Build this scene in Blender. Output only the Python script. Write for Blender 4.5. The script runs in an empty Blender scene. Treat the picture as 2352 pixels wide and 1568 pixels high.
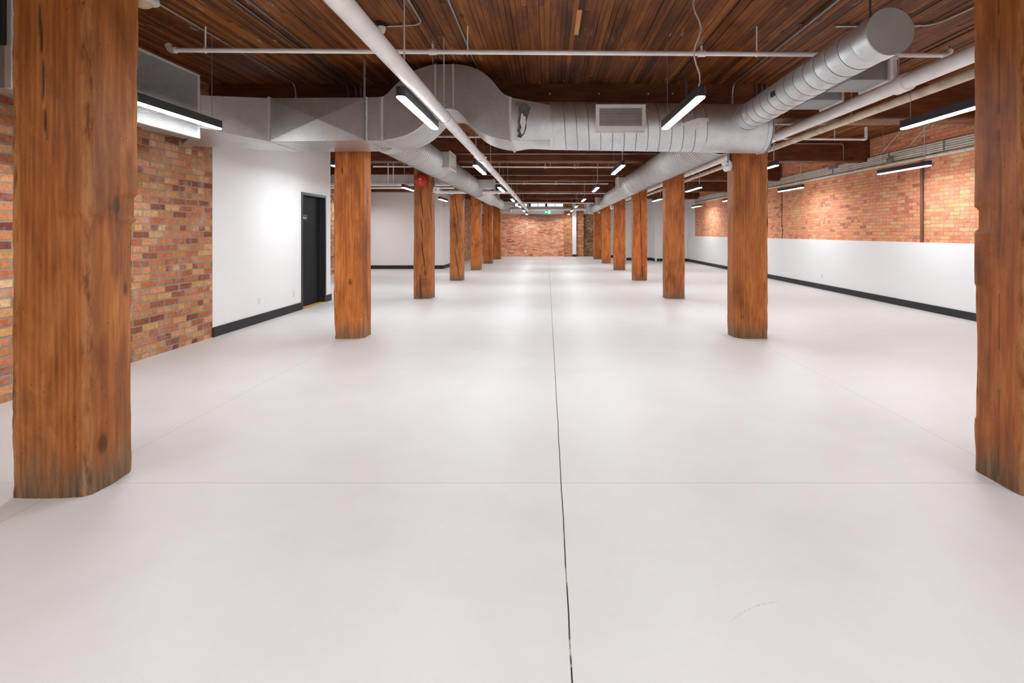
import bpy, math, random
import numpy as np
from mathutils import Vector, Matrix
random.seed(7)
SC = bpy.context.scene
COL = SC.collection
H, F, CX, CY = 1.40, 1180.0, 1257.0, 533.0     # eye height, focal length and vanishing point (px of the 2352 wide frame)

# ---------------------------------------------------------------- camera, world, exposure
cam_d = bpy.data.cameras.new('camera')
cam = bpy.data.objects.new('camera', cam_d); COL.objects.link(cam)
cam.location = (0, 0, H); cam.rotation_euler = (math.radians(90), 0, 0)
cam_d.sensor_width = 36.0; cam_d.lens = 36.0 * F / 2352
cam_d.shift_x = (1176 - CX) / 2352; cam_d.shift_y = -(784 - CY) / 2352
cam_d.clip_end = 200
SC.camera = cam
w = bpy.data.worlds.new('world'); SC.world = w; w.use_nodes = True
w.node_tree.nodes['Background'].inputs[0].default_value = (0.80, 0.90, 1.0, 1)
w.node_tree.nodes['Background'].inputs[1].default_value = 0.5
SC.view_settings.view_transform = 'Standard'; SC.view_settings.look = 'None'
SC.view_settings.gamma = 1.0; SC.view_settings.use_curve_mapping = False
SC.view_settings.exposure = 1.43
SC.cycles.use_denoising = True
SC.cycles.max_bounces = 10; SC.cycles.diffuse_bounces = 6
SC.cycles.sample_clamp_indirect = 8
LENS_STRENGTH = 46.0
LENS_COLOR = (0.89, 0.955, 1.0, 1)

ZD = 3.35          # underside of the timber deck
ZB = 2.89          # underside of the beams
BAYS = [2.70, 6.74, 10.79, 14.84, 18.88, 22.93, 26.55]   # front faces of the columns
XL, XR = -4.46, 6.79
YF = 29.6

# ---------------------------------------------------------------- node helpers
class NT:
    def __init__(s, name):
        s.m = bpy.data.materials.new(name); s.m.use_nodes = True
        s.t = s.m.node_tree; s.t.nodes.clear()
        s.out = s.t.nodes.new('ShaderNodeOutputMaterial')
    def n(s, typ, ins=None, **kw):
        nd = s.t.nodes.new('ShaderNode' + typ)
        for k, v in kw.items(): setattr(nd, k, v)
        for k, v in (ins or {}).items(): s.put(nd.inputs[k], v)
        return nd
    def put(s, sock, v):
        if isinstance(v, bpy.types.NodeSocket): s.t.links.new(v, sock)
        elif isinstance(v, bpy.types.Node): s.t.links.new(v.outputs[0], sock)
        else: sock.default_value = v
    def math(s, op, a, b=None, c=None, clamp=False):
        ins = {0: a}
        if b is not None: ins[1] = b
        if c is not None: ins[2] = c
        nd = s.n('Math', ins, operation=op); nd.use_clamp = clamp
        return nd.outputs[0]
    def mix(s, f, a, b, blend='MIX'):
        nd = s.n('Mix', data_type='RGBA', blend_type=blend)
        s.put(nd.inputs[0], f); s.put(nd.inputs[6], a); s.put(nd.inputs[7], b)
        return nd.outputs[2]
    def ramp(s, f, pts, interp='LINEAR'):
        nd = s.n('ValToRGB', {0: f}); cr = nd.color_ramp; cr.interpolation = interp
        while len(cr.elements) < len(pts): cr.elements.new(0.5)
        for e, (p, c) in zip(cr.elements, pts):
            e.position = p; e.color = c if len(c) == 4 else (*c, 1)
        return nd.outputs[0]
    def remap(s, f, a, b, c=0.0, d=1.0):
        return s.n('MapRange', {0: f, 1: a, 2: b, 3: c, 4: d}).outputs[0]
    def noise(s, vec, scale, detail=4, rough=0.5, dist=0.0):
        return s.n('TexNoise', {'Vector': vec, 'Scale': scale, 'Detail': detail, 'Roughness': rough, 'Distortion': dist}).outputs[0]
    def scl(s, vec, v):
        return s.n('VectorMath', {0: vec, 1: v}, operation='MULTIPLY').outputs[0]
    def bsdf(s, color, rough=0.6, metal=0.0, height=None, bump=0.3, dist=0.01, spec=0.5, **kw):
        b = s.n('BsdfPrincipled', {'Base Color': color, 'Roughness': rough, 'Metallic': metal, 'Specular IOR Level': spec})
        if height is not None:
            bp = s.n('Bump', {'Height': height, 'Strength': bump, 'Distance': dist})
            s.t.links.new(bp.outputs[0], b.inputs['Normal'])
        s.t.links.new(b.outputs[0], s.out.inputs[0])
        return b
def c3(r, g, b): # sRGB 0-255 -> linear
    f = lambda v: (v/255/12.92) if v/255 <= 0.04045 else ((v/255+0.055)/1.055)**2.4
    return (f(r), f(g), f(b), 1)

def simple(name, col, rough=0.5, metal=0.0, var=0.06, scale=6.0, spec=0.5):
    t = NT(name); p = t.n('TexCoord').outputs['Object']
    n = t.noise(p, scale, 3)
    f = t.remap(n, 0.3, 0.7, 1 - var, 1 + var)
    c = t.n('VectorMath', {0: col[:3], 'Scale': f}, operation='SCALE').outputs[0]
    t.bsdf(c, rough, metal, spec=spec)
    return t.m

def wood_mat(name, axis, dark, mid, light, dirt=False, streaks=False, rough=0.55, use_tone=False, crack=False):
    t = NT(name)
    tc = t.n('TexCoord').outputs['Object']
    rnd = t.n('ObjectInfo').outputs['Random']
    sp = t.n('SeparateXYZ', {0: tc})
    off = t.math('MULTIPLY', rnd, 37.0)
    base = t.n('CombineXYZ', {0: t.math('ADD', sp.outputs[0], off), 1: sp.outputs[1], 2: sp.outputs[2]}).outputs[0]
    st = {'X': (0.06, 1, 1), 'Y': (1, 0.06, 1), 'Z': (1, 1, 0.06)}[axis]
    st2 = {'X': (0.25, 1, 1), 'Y': (1, 0.25, 1), 'Z': (1, 1, 0.28)}[axis]
    v = t.scl(base, st); v2 = t.scl(base, st2)
    grain = t.noise(v, 46, 6, 0.6, 0.6)
    wav = t.n('TexWave', {'Vector': v, 'Scale': 9.0, 'Distortion': 9.0, 'Detail': 3.0, 'Detail Scale': 1.2}).outputs[1]
    patch = t.noise(v2, 4.5, 5, 0.6, 0.8)
    f = t.math('ADD', t.math('MULTIPLY', grain, 0.34), t.math('MULTIPLY', patch, 0.62))
    f = t.math('ADD', f, t.math('MULTIPLY', wav, 0.07))
    if use_tone:
        at = t.n('Attribute', attribute_name='tone').outputs['Fac']
        f = t.math('ADD', f, t.remap(at, 0, 1, -0.17, 0.17))
    c = t.ramp(f, [(0.30, dark), (0.50, mid), (0.72, light)])
    if dirt:
        bl = t.noise(t.scl(base, (1, 1, 0.45)), 2.6, 5, 0.65, 0.5)
        c = t.mix(t.remap(bl, 0.53, 0.68, 0, 0.6), c, (0.10, 0.032, 0.012, 1))
        c = t.mix(t.remap(bl, 0.30, 0.42, 0.35, 0), c, (0.62, 0.26, 0.08, 1))
    # knots
    vk = t.n('TexVoronoi', {'Vector': t.scl(base, {'X': (0.5, 1, 1), 'Y': (1, 0.5, 1), 'Z': (1, 1, 0.5)}[axis]), 'Scale': 3.1, 'Randomness': 1.0})
    vd = t.math('ADD', vk.outputs['Distance'], t.math('MULTIPLY', t.math('SUBTRACT', patch, 0.5), 0.10))
    kf = t.remap(vd, 0.05, 0.10, 0.75, 0.0)
    c = t.mix(kf, c, (*[q * 0.42 for q in dark[:3]], 1))
    # pin holes and pale scuffs
    ph = t.n('TexVoronoi', {'Vector': base, 'Scale': 17.0}).outputs['Distance']
    c = t.mix(t.remap(ph, 0.045, 0.075, 0.8, 0), c, (0.015, 0.008, 0.004, 1))
    sc_ = t.noise(v2, 21, 6, 0.75)
    c = t.mix(t.remap(sc_, 0.70, 0.78, 0, 0.45), c, (0.55, 0.36, 0.2, 1))
    if streaks:
        s1 = t.noise(t.scl(base, (1, 0.12, 1)), 30, 4, 0.7)
        s2 = t.noise(base, 1.1, 2)
        ff = t.math('MULTIPLY', t.remap(s1, 0.62, 0.67, 0, 1), t.remap(s2, 0.54, 0.62, 0, 0.65))
        c = t.mix(ff, c, (0.62, 0.56, 0.50, 1))
    if dirt:
        dz = t.math('ADD', sp.outputs[2], t.math('MULTIPLY', t.math('SUBTRACT', t.noise(v2, 9, 5, 0.7), 0.5), 0.55))
        dcol = t.ramp(t.noise(v, 30, 4, 0.7), [(0.3, (0.055, 0.036, 0.022)), (0.55, (0.17, 0.115, 0.065)), (0.75, (0.34, 0.25, 0.15))])
        c = t.mix(t.remap(dz, 0.03, 0.25, 0.85, 0), c, dcol)
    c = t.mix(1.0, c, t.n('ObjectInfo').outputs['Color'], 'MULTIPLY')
    h = t.math('ADD', t.math('MULTIPLY', grain, 0.8), t.math('MULTIPLY', wav, 0.25))
    if crack:
        ck = t.n('Attribute', attribute_name='crack').outputs['Fac']
        eg_ = t.n('Attribute', attribute_name='edge').outputs['Fac']
        en = t.noise(t.scl(base, (1, 1, 0.16)), 26, 5, 0.7)
        c = t.mix(t.math('MULTIPLY', eg_, t.remap(en, 0.42, 0.60, 0.0, 0.55)), c, (0.60, 0.30, 0.12, 1))
        c = t.mix(t.math('MULTIPLY', eg_, t.remap(en, 0.36, 0.44, 0.8, 0.0)), c, (0.07, 0.03, 0.015, 1))
        c = t.mix(ck, c, (0.012, 0.007, 0.004, 1))
    t.bsdf(c, rough, 0, h, 0.35, 0.006, spec=0.3)
    return t.m

def brick_mat(name, ax, ramp_pts, mortar, L=0.245, CH=0.082, dirty=0.0, mw=0.0, stain=None):
    t = NT(name)
    g = t.n('NewGeometry').outputs['Position']
    sp = t.n('SeparateXYZ', {0: g})
    wob = t.noise(g, 7.0, 3)
    wv = t.math('MULTIPLY', t.math('SUBTRACT', wob, 0.5), 0.016)
    u = t.math('ADD', t.math('ADD', sp.outputs['XYZ'.index(ax)], 60.0), wv)
    z = t.math('ADD', t.math('ADD', sp.outputs[2], 0.02), wv)
    row = t.math('FLOOR', t.math('DIVIDE', z, CH))
    hdr = t.math('LESS_THAN', t.math('MODULO', row, 6.0), 0.5)
    bl = t.math('SUBTRACT', L, t.math('MULTIPLY', hdr, L * 0.5))
    off = t.math('MULTIPLY', t.math('MODULO', row, 2.0), L * 0.5)
    jr = t.n('TexWhiteNoise', {'W': row}, noise_dimensions='1D').outputs['Value']
    uu = t.math('ADD', u, t.math('ADD', off, t.math('MULTIPLY', jr, 0.03)))
    uq = t.math('DIVIDE', uu, bl)
    col = t.math('FLOOR', uq)
    fu = t.math('MULTIPLY', t.math('FRACT', uq), bl)
    fz = t.math('MULTIPLY', t.math('FRACT', t.math('DIVIDE', z, CH)), CH)
    d = t.math('MINIMUM', t.math('MINIMUM', fu, t.math('SUBTRACT', bl, fu)), t.math('MINIMUM', fz, t.math('SUBTRACT', CH, fz)))
    d = t.math('ADD', d, t.math('MULTIPLY', t.math('SUBTRACT', t.noise(g, 60, 3), 0.5), 0.006))
    m = t.remap(d, 0.0045 + mw, 0.0085 + mw, 0, 1)
    vec = t.n('CombineXYZ', {0: row, 1: col, 2: 3.0}).outputs[0]
    wn = t.n('TexWhiteNoise', {'Vector': vec}, noise_dimensions='3D').outputs['Value']
    big = t.noise(g, 0.9, 3)
    q = t.math('ADD', t.math('MULTIPLY', wn, 0.86), t.remap(big, 0.3, 0.7, -0.1, 0.24))
    bc = t.ramp(q, ramp_pts)
    fine = t.noise(g, 28, 5, 0.65)
    bc = t.mix(1.0, bc, t.ramp(fine, [(0.25, (0.68, 0.66, 0.64)), (0.75, (1.28, 1.26, 1.22))]), 'MULTIPLY')
    mc = t.mix(t.noise(g, 40, 3), mortar, tuple([k * 0.7 for k in mortar[:3]] + [1]))
    c = t.mix(m, mc, bc)
    if dirty > 0:
        dn = t.noise(g, 5.0, 5, 0.7)
        c = t.mix(t.remap(dn, 0.5, 0.68, 0, dirty), c, (0.60, 0.52, 0.46, 1))
    if stain:
        (sx, sz, rx, rz, scol, samt) = stain
        dx = t.math('DIVIDE', t.math('SUBTRACT', sp.outputs[0], sx), rx)
        dz_ = t.math('DIVIDE', t.math('SUBTRACT', sp.outputs[2], sz), rz)
        rr = t.math('ADD', t.math('MULTIPLY', dx, dx), t.math('MULTIPLY', dz_, dz_))
        rr = t.math('ADD', rr, t.math('MULTIPLY', t.math('SUBTRACT', t.noise(g, 6, 4, 0.7), 0.5), 2.2))
        c = t.mix(t.remap(rr, 0.5, 1.1, samt, 0), c, scol)
    h = t.math('ADD', t.math('MULTIPLY', m, 1.0), t.math('MULTIPLY', fine, 0.35))
    t.bsdf(c, 0.85, 0, h, 0.6, 0.006, spec=0.2)
    return t.m

def metal_mat(name, col, rough=0.40, metal=0.88, spangle=True, stain=0.0):
    t = NT(name); p = t.n('TexCoord').outputs['Object']
    vo = t.n('TexVoronoi', {'Vector': p, 'Scale': 130.0}).outputs['Color']
    vs = t.n('SeparateXYZ', {0: vo}).outputs[0]
    n = t.noise(p, 3.0, 5, 0.65)
    f = t.math('ADD', t.remap(vs, 0, 1, 0.90, 1.09) if spangle else 1.0, t.remap(n, 0.3, 0.7, -0.13, 0.1))
    c = t.n('VectorMath', {0: col[:3], 'Scale': f}, operation='SCALE').outputs[0]
    if stain:
        s = t.noise(p, 7.0, 6, 0.8)
        c = t.mix(t.remap(s, 0.62, 0.72, 0, stain), c, (0.16, 0.15, 0.11, 1))
    r = t.remap(vs, 0, 1, rough - 0.08, rough + 0.08)
    t.bsdf(c, r, metal, n, 0.08, 0.02)
    return t.m

def floor_mat():
    t = NT('sealed_concrete')
    g = t.n('NewGeometry').outputs['Position']; sp = t.n('SeparateXYZ', {0: g}); x, y = sp.outputs[0], sp.outputs[1]
    n1 = t.noise(g, 0.45, 5, 0.6, 0.4); n2 = t.noise(g, 1.7, 6, 0.7, 0.3); n3 = t.noise(t.scl(g, (1, 2.4, 1)), 1.1, 4, 0.6)
    a = t.math('ADD', t.math('MULTIPLY', n1, 0.5), t.math('MULTIPLY', n2, 0.5))
    c = t.ramp(a, [(0.32, (0.660, 0.622, 0.602)), (0.5, (0.71, 0.670, 0.650)), (0.68, (0.745, 0.706, 0.686))])
    c = t.mix(t.remap(n3, 0.55, 0.75, 0, 0.30), c, (0.665, 0.635, 0.63, 1))
    # small specks
    vo = t.n('TexVoronoi', {'Vector': g, 'Scale': 2.3}).outputs['Distance']
    c = t.mix(t.remap(vo, 0.006, 0.012, 0.5, 0), c, (0.3, 0.28, 0.26, 1))
    # scuff mark in front
    def line(u, pos, w, amt, colr, c):
        d = t.math('ABSOLUTE', t.math('SUBTRACT', u, pos))
        return t.mix(t.remap(d, w * 0.6, w, amt, 0), c, colr)
    wob = t.math('MULTIPLY', t.math('SUBTRACT', t.noise(g, 3.0, 2), 0.5), 0.004)
    xw = t.math('ADD', x, wob); yw = t.math('ADD', y, wob)
    pink = (0.36, 0.27, 0.25, 1)
    for xx in (-2.64, 2.68): c = line(xw, xx, 0.0028, 0.60, pink, c)
    for yy in (2.87, 6.95, 11.0, 15.05, 19.1, 23.1): c = line(yw, yy, 0.0030, 0.55, pink, c)
    fill = t.remap(t.noise(t.scl(g, (0, 1, 0)), 4.5, 5, 0.7), 0.53, 0.60, 0, 1)
    near = t.remap(y, 1.85, 2.6, 1.0, 0.0)
    sc = t.mix(t.math('MULTIPLY', fill, near), (0.015, 0.012, 0.012, 1), (0.52, 0.42, 0.31, 1))
    xs = t.math('ADD', x, t.math('MULTIPLY', t.math('SUBTRACT', t.noise(t.scl(g, (0, 1, 0)), 2.2, 3), 0.5), 0.008))
    d = t.math('ABSOLUTE', t.math('SUBTRACT', xs, 0.0775))
    c = t.mix(t.remap(d, 0.0022, 0.0034, 1, 0), c, sc)
    u_ = t.math('SUBTRACT', x, 0.652)
    fy = t.math('ADD', 1.842, t.math('SUBTRACT', t.math('MULTIPLY', u_, 0.861), t.math('MULTIPLY', t.math('MULTIPLY', u_, u_), 1.76)))
    ds = t.math('ABSOLUTE', t.math('SUBTRACT', y, fy))
    sm = t.math('MULTIPLY', t.remap(ds, 0.002, 0.005, 1, 0), t.math('MULTIPLY', t.remap(t.math('ABSOLUTE', t.math('SUBTRACT', u_, 0.11)), 0.09, 0.12, 1, 0), t.remap(t.noise(g, 90, 3, 0.7), 0.45, 0.6, 0, 0.55)))
    c = t.mix(sm, c, (0.36, 0.34, 0.33, 1))
    t.bsdf(c, t.remap(n2, 0.3, 0.7, 0.38, 0.52), 0, n2, 0.02, 0.01, spec=0.35)
    return t.m

def white_mat(name, col=(0.84, 0.825, 0.82), bump=0.05):
    t = NT(name); g = t.n('NewGeometry').outputs['Position']
    n = t.noise(g, 0.8, 3); n2 = t.noise(g, 160, 2)
    f = t.remap(n, 0.3, 0.7, 0.985, 1.01)
    c = t.n('VectorMath', {0: col, 'Scale': f}, operation='SCALE').outputs[0]
    t.bsdf(c, 0.62, 0, n2, bump, 0.002, spec=0.3)
    return t.m

M = {}
M['floor'] = floor_mat()
M['white'] = white_mat('white_paint')
M['column'] = wood_mat('stained_column_timber', 'Z', (0.125, 0.034, 0.009), (0.325, 0.105, 0.022), (0.56, 0.215, 0.055), dirt=True, crack=True)
M['beam'] = wood_mat('stained_beam_timber', 'X', (0.055, 0.016, 0.006), (0.115, 0.032, 0.010), (0.21, 0.064, 0.018))
M['deck'] = wood_mat('stained_deck_boards', 'Y', (0.042, 0.012, 0.004), (0.140, 0.039, 0.008), (0.285, 0.096, 0.019), streaks=True, use_tone=True)
M['patchwood'] = wood_mat('pale_patch_wood', 'Y', (0.45, 0.2, 0.07), (0.6, 0.28, 0.11), (0.7, 0.38, 0.16))
RB1 = [(0.0, c3(118, 66, 54)), (0.16, c3(152, 88, 64)), (0.34, c3(182, 110, 76)), (0.5, c3(196, 128, 88)), (0.64, c3(184, 130, 82)), (0.78, c3(212, 160, 106)), (0.92, c3(204, 132, 102)), (1.0, c3(222, 182, 136))]
M['brick_left'] = brick_mat('old_brick_with_grey_mortar', 'Y', RB1, c3(158, 146, 128), L=0.228, CH=0.0795, dirty=0.3, mw=0.0015)
RB2 = [(0.0, c3(176, 108, 82)), (0.2, c3(222, 140, 108)), (0.5, c3(236, 156, 122)), (0.7, c3(228, 158, 112)), (0.86, c3(224, 172, 122)), (1.0, c3(230, 184, 138))]
M['brick_right'] = brick_mat('red_brick_with_brown_mortar', 'Y', RB2, c3(196, 150, 120), L=0.215, CH=0.068, dirty=0.3, mw=-0.0015)
RB3 = [(0.0, c3(158, 92, 72)), (0.12, c3(214, 126, 96)), (0.45, c3(236, 154, 120)), (0.65, c3(240, 170, 130)), (0.85, c3(240, 190, 146)), (1.0, c3(244, 208, 178))]
M['brick_far'] = brick_mat('orange_brick_of_far_wall', 'X', RB3, c3(206, 158, 126), CH=0.075, dirty=0.4, stain=(-0.35, 2.3, 1.35, 0.32, c3(128, 92, 84), 0.75))
M['brick_pier'] = brick_mat('tan_brick_of_far_piers', 'X', [(0.0, c3(150, 84, 58)), (0.4, c3(190, 118, 76)), (0.7, c3(200, 140, 88)), (1.0, c3(214, 164, 112))], c3(170, 136, 104), dirty=0.2)
M['brick_recess'] = brick_mat('darker_brick_of_recess', 'X', [(0.0, c3(96, 66, 46)), (0.5, c3(140, 96, 64)), (1.0, c3(170, 130, 88))], c3(128, 112, 88), dirty=0.5)  # darker brick mix than the piers, for the recess
M['duct'] = metal_mat('galvanised_steel', (0.66, 0.675, 0.68), rough=0.48, stain=0.25)
M['duct_clean'] = metal_mat('clean_galvanised_steel', (0.56, 0.545, 0.52), rough=0.58, metal=0.45)
M['duct_panel'] = metal_mat('panel_galvanised_steel', (0.50, 0.495, 0.485), rough=0.42, metal=0.9)
M['duct_dark'] = metal_mat('dull_galvanised_steel', (0.25, 0.25, 0.25), rough=0.55, metal=0.4)
M['cap'] = simple('cap_steel', (0.40, 0.40, 0.39, 1), 0.6)
M['conduit'] = metal_mat('conduit_steel', (0.46, 0.46, 0.46), rough=0.35, spangle=False)
M['dark_conduit'] = metal_mat('dark_conduit_steel', (0.20, 0.20, 0.20), rough=0.45, spangle=False)
M['pipe'] = simple('white_pipe_paint', (0.86, 0.835, 0.82, 1), 0.45)
M['pipe_beige'] = simple('yellowed_pipe_paint', (0.66, 0.56, 0.43, 1), 0.5, var=0.25, scale=5)
M['bank'] = simple('cream_conduit_paint', (0.60, 0.58, 0.51, 1), 0.5, var=0.12)
M['brown_pipe'] = simple('brown_pipe_paint', (0.17, 0.075, 0.045, 1), 0.55)
M['black'] = simple('black_fixture_paint', (0.030, 0.032, 0.034, 1), 0.42)
M['base'] = simple('charcoal_baseboard_paint', (0.024, 0.024, 0.026, 1), 0.55, spec=0.3)
M['door'] = simple('black_door_paint', (0.009, 0.009, 0.0095, 1), 0.6, spec=0.2)
M['door_frame'] = simple('black_frame_paint', (0.026, 0.026, 0.028, 1), 0.4, spec=0.4)
M['yellow'] = simple('yellow_tape', (0.72, 0.46, 0.03, 1), 0.5)
M['plastic'] = simple('white_plastic', (0.78, 0.78, 0.77, 1), 0.4, var=0.02)
M['cord'] = simple('grey_white_cord', (0.58, 0.55, 0.54, 1), 0.5)
M['grille'] = simple('grille_paint', (0.68, 0.64, 0.61, 1), 0.45)
M['grille_cream'] = simple('cream_register_paint', (0.62, 0.57, 0.50, 1), 0.5)
M['dark'] = simple('near_black', (0.012, 0.012, 0.012, 1), 0.8)
M['seam'] = simple('seam_sealant', (0.17, 0.165, 0.16, 1), 0.6)
M['red'] = simple('red_bell_enamel', (0.62, 0.022, 0.010, 1), 0.35)
M['red_paint'] = simple('red_marker', (0.60, 0.02, 0.03, 1), 0.5)
M['tape_grey'] = simple('torn_grey_tape', (0.085, 0.08, 0.075, 1), 0.8, var=0.3, scale=30)
M['tape_white'] = simple('torn_white_paper', (0.72, 0.68, 0.66, 1), 0.7, var=0.12, scale=20)
M['beige'] = simple('beige_detector_plastic', (0.62, 0.48, 0.28, 1), 0.5)
M['steel'] = simple('bolt_steel', (0.35, 0.33, 0.31, 1), 0.4, metal=0.6)
M['eggcrate'] = simple('eggcrate_aluminium', (0.40, 0.39, 0.38, 1), 0.5, metal=0.0)
def emis(name, col, st):
    t = NT(name); e = t.n('Emission', {0: col, 1: st}); t.t.links.new(e.outputs[0], t.out.inputs[0]); return t.m
M['lens'] = emis('lit_diffuser', LENS_COLOR, LENS_STRENGTH)
M['exit_green'] = emis('exit_sign_green', c3(60, 190, 130), 0.42)
M['exit_white'] = emis('exit_sign_white', (1, 1, 1, 1), 0.42)
def glass_mat():
    t = NT('window_glass'); b = t.n('BsdfPrincipled', {'Base Color': (0.9, 0.95, 1, 1), 'Roughness': 0.05, 'Transmission Weight': 1.0, 'IOR': 1.1})
    t.t.links.new(b.outputs[0], t.out.inputs[0]); return t.m
M['glass'] = glass_mat()

# ---------------------------------------------------------------- mesh helpers
class MB:
    def __init__(s): s.v = []; s.f = []
    def add(s, vs, fs):
        o = len(s.v); s.v += [tuple(p) for p in vs]; s.f += [tuple(i + o for i in q) for q in fs]; return s
    def box(s, x0, x1, y0, y1, z0, z1):
        return s.add([(x0,y0,z0),(x1,y0,z0),(x1,y1,z0),(x0,y1,z0),(x0,y0,z1),(x1,y0,z1),(x1,y1,z1),(x0,y1,z1)],
                     [(0,3,2,1),(4,5,6,7),(0,1,5,4),(1,2,6,5),(2,3,7,6),(3,0,4,7)])
    def loft(s, rings, cap=True, closed=False):
        n = len(rings[0]); vs = [p for r in rings for p in r]; fs = []
        m = len(rings)
        for i in range(m if closed else m - 1):
            a = i * n; b = ((i + 1) % m) * n
            for j in range(n):
                k = (j + 1) % n; fs.append((a + j, a + k, b + k, b + j))
        if cap and not closed:
            fs.append(tuple(range(n - 1, -1, -1))); fs.append(tuple((m - 1) * n + j for j in range(n)))
        return s.add(vs, fs)
    def tube(s, pts, r, seg=12, bend=0.0, cap=True):
        pts = [Vector(p) for p in pts]
        if bend > 0 and len(pts) > 2:
            out = [pts[0]]
            for a, b, c in zip(pts, pts[1:], pts[2:]):
                d1 = (a - b); d2 = (c - b); k = min(bend, d1.length * 0.45, d2.length * 0.45)
                p1 = b + d1.normalized() * k; p2 = b + d2.normalized() * k
                for i in range(7):
                    u = i / 6; out.append(p1 * (1-u)**2 + b * 2*u*(1-u) + p2 * u*u)
            out.append(pts[-1]); pts = out
        rs = r if isinstance(r, (list, tuple)) else [r] * len(pts)
        rings = []; up = None
        for i, p in enumerate(pts):
            t = (pts[min(i+1, len(pts)-1)] - pts[max(i-1, 0)]).normalized()
            if up is None:
                up = Vector((0,0,1)) if abs(t.z) < 0.9 else Vector((1,0,0))
            sx = t.cross(up).normalized(); up = sx.cross(t).normalized()
            rings.append([p + (sx * math.cos(a) + up * math.sin(a)) * rs[i] for a in [2*math.pi*j/seg for j in range(seg)]])
        return s.loft(rings, cap)
    def disc(s, c, axis, r, h, seg=24, r2=None):   # short cylinder from c along axis
        c = Vector(c); a = Vector(axis).normalized()
        up = Vector((0,0,1)) if abs(a.z) < 0.9 else Vector((1,0,0))
        sx = a.cross(up).normalized(); sy = sx.cross(a)
        rr = [(0, r), (h, r2 if r2 is not None else r)]
        return s.loft([[c + a*hh + (sx*math.cos(2*math.pi*j/seg) + sy*math.sin(2*math.pi*j/seg))*q for j in range(seg)] for hh, q in rr])
    def dome(s, c, axis, r, h, seg=24, n=6):
        c = Vector(c); a = Vector(axis).normalized()
        up = Vector((0,0,1)) if abs(a.z) < 0.9 else Vector((1,0,0))
        sx = a.cross(up).normalized(); sy = sx.cross(a); rings = []
        for i in range(n + 1):
            th = i / n * math.pi / 2 * 0.97
            rings.append([c + a*h*math.sin(th) + (sx*math.cos(2*math.pi*j/seg) + sy*math.sin(2*math.pi*j/seg))*r*math.cos(th) for j in range(seg)])
        return s.loft(rings)
    def build(s, name, mat, parent=None, smooth=35, bevel=0.0, loc=None):
        me = bpy.data.meshes.new(name); me.from_pydata(s.v, [], s.f); me.update()
        o = bpy.data.objects.new(name, me); COL.objects.link(o)
        import bmesh
        bm = bmesh.new(); bm.from_mesh(me); bmesh.ops.recalc_face_normals(bm, faces=bm.faces); bm.to_mesh(me); bm.free()
        if smooth:
            me.shade_smooth(); me.set_sharp_from_angle(angle=math.radians(smooth))
        if mat is not None: me.materials.append(M[mat] if isinstance(mat, str) else mat)
        if bevel:
            b = o.modifiers.new('bevel', 'BEVEL'); b.width = bevel; b.segments = 2; b.limit_method = 'ANGLE'
        if parent is not None:
            o.parent = parent; o.location = -Vector(parent.location) if loc is None else loc
        elif loc is not None: o.location = loc
        return o
def rebase(o, base):       # put the origin of a one-mesh thing at its base without moving it
    b = Vector(base); o.data.transform(Matrix.Translation(-b)); o.location = b; return o
def tag(o, label=None, cat=None, group=None, kind=None):
    if label: o['label'] = label
    if cat: o['category'] = cat
    if group: o['group'] = group
    if kind: o['kind'] = kind
    return o
def thing(name, loc, label, cat, group=None):
    o = bpy.data.objects.new(name, None); COL.objects.link(o); o.location = loc; o.empty_display_size = 0.1
    return tag(o, label, cat, group)
def struct(o, label=None, cat=None): return tag(o, label, cat, None, 'structure')
def P(px, py, Y): return Vector(((px - CX) * Y / F, Y, H + (CY - py) * Y / F))   # a measured point of the place at depth Y
def box(name, mat, b, label=None, cat=None, parent=None, bevel=0.0):
    o = MB().box(*b).build(name, mat, parent, smooth=0, bevel=bevel)
    return o

# value noise for wear
def vnoise(p, seed=0):
    p = np.asarray(p, float); i = np.floor(p).astype(np.int64); f = p - i; f = f*f*(3-2*f)
    def h(a, b, c):
        n = (a*374761393 + b*668265263 + c*2147483647 + seed*1274126177) & 0xffffffff
        n = ((n ^ (n >> 13)) * 1274126177) & 0xffffffff
        return ((n ^ (n >> 16)) & 0xffff) / 65535.0
    r = 0
    for dx in (0,1):
        for dy in (0,1):
            for dz in (0,1):
                wgt = (f[:,0] if dx else 1-f[:,0])*(f[:,1] if dy else 1-f[:,1])*(f[:,2] if dz else 1-f[:,2])
                r = r + wgt*h(i[:,0]+dx, i[:,1]+dy, i[:,2]+dz)
    return r - 0.5

# ---------------------------------------------------------------- structure
def S(name, mat, b, label, cat='wall'):
    o = box(name, mat, b); return struct(o, label, cat)
S('floor', 'floor', (-7.3, 7.1, -5.2, 30.0, -0.15, 0), 'pale grey-white sealed concrete floor with a dark central seam', 'floor')
# ceiling: boards on edge, each a long strip, with a slab above
cb = MB(); tones = []
cb.box(-7.4, 7.1, -5.2, 30.0, ZD + 0.03, ZD + 0.15); tones += [0.0] * 6
x = -7.3; random.seed(11)
while x < 7.0:
    wd = 0.050 + random.uniform(-0.004, 0.004); y = -5.2 + random.uniform(-2.5, 0)
    while y < 30.0:
        L = random.uniform(2.0, 5.0); z = ZD + random.uniform(-0.004, 0.004) + (0.010 if random.random() < 0.06 else 0)
        gp = random.choice((0.0016, 0.0022, 0.003, 0.0055))
        y0 = max(y, -5.2); y1 = min(y + L - 0.002, 30.0)
        if y1 > y0 + 0.05:
            cb.box(x + gp * 0.5, x + wd - gp * 0.5, y0, y1, z, ZD + 0.05)
            tones += [min(1, max(0, random.gauss(0.5, 0.24)))] * 6
        y += L
    x += wd
ceil = cb.build('ceiling', 'deck', smooth=0)
at = ceil.data.attributes.new('tone', 'FLOAT', 'FACE'); at.data.foreach_set('value', tones)
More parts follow.
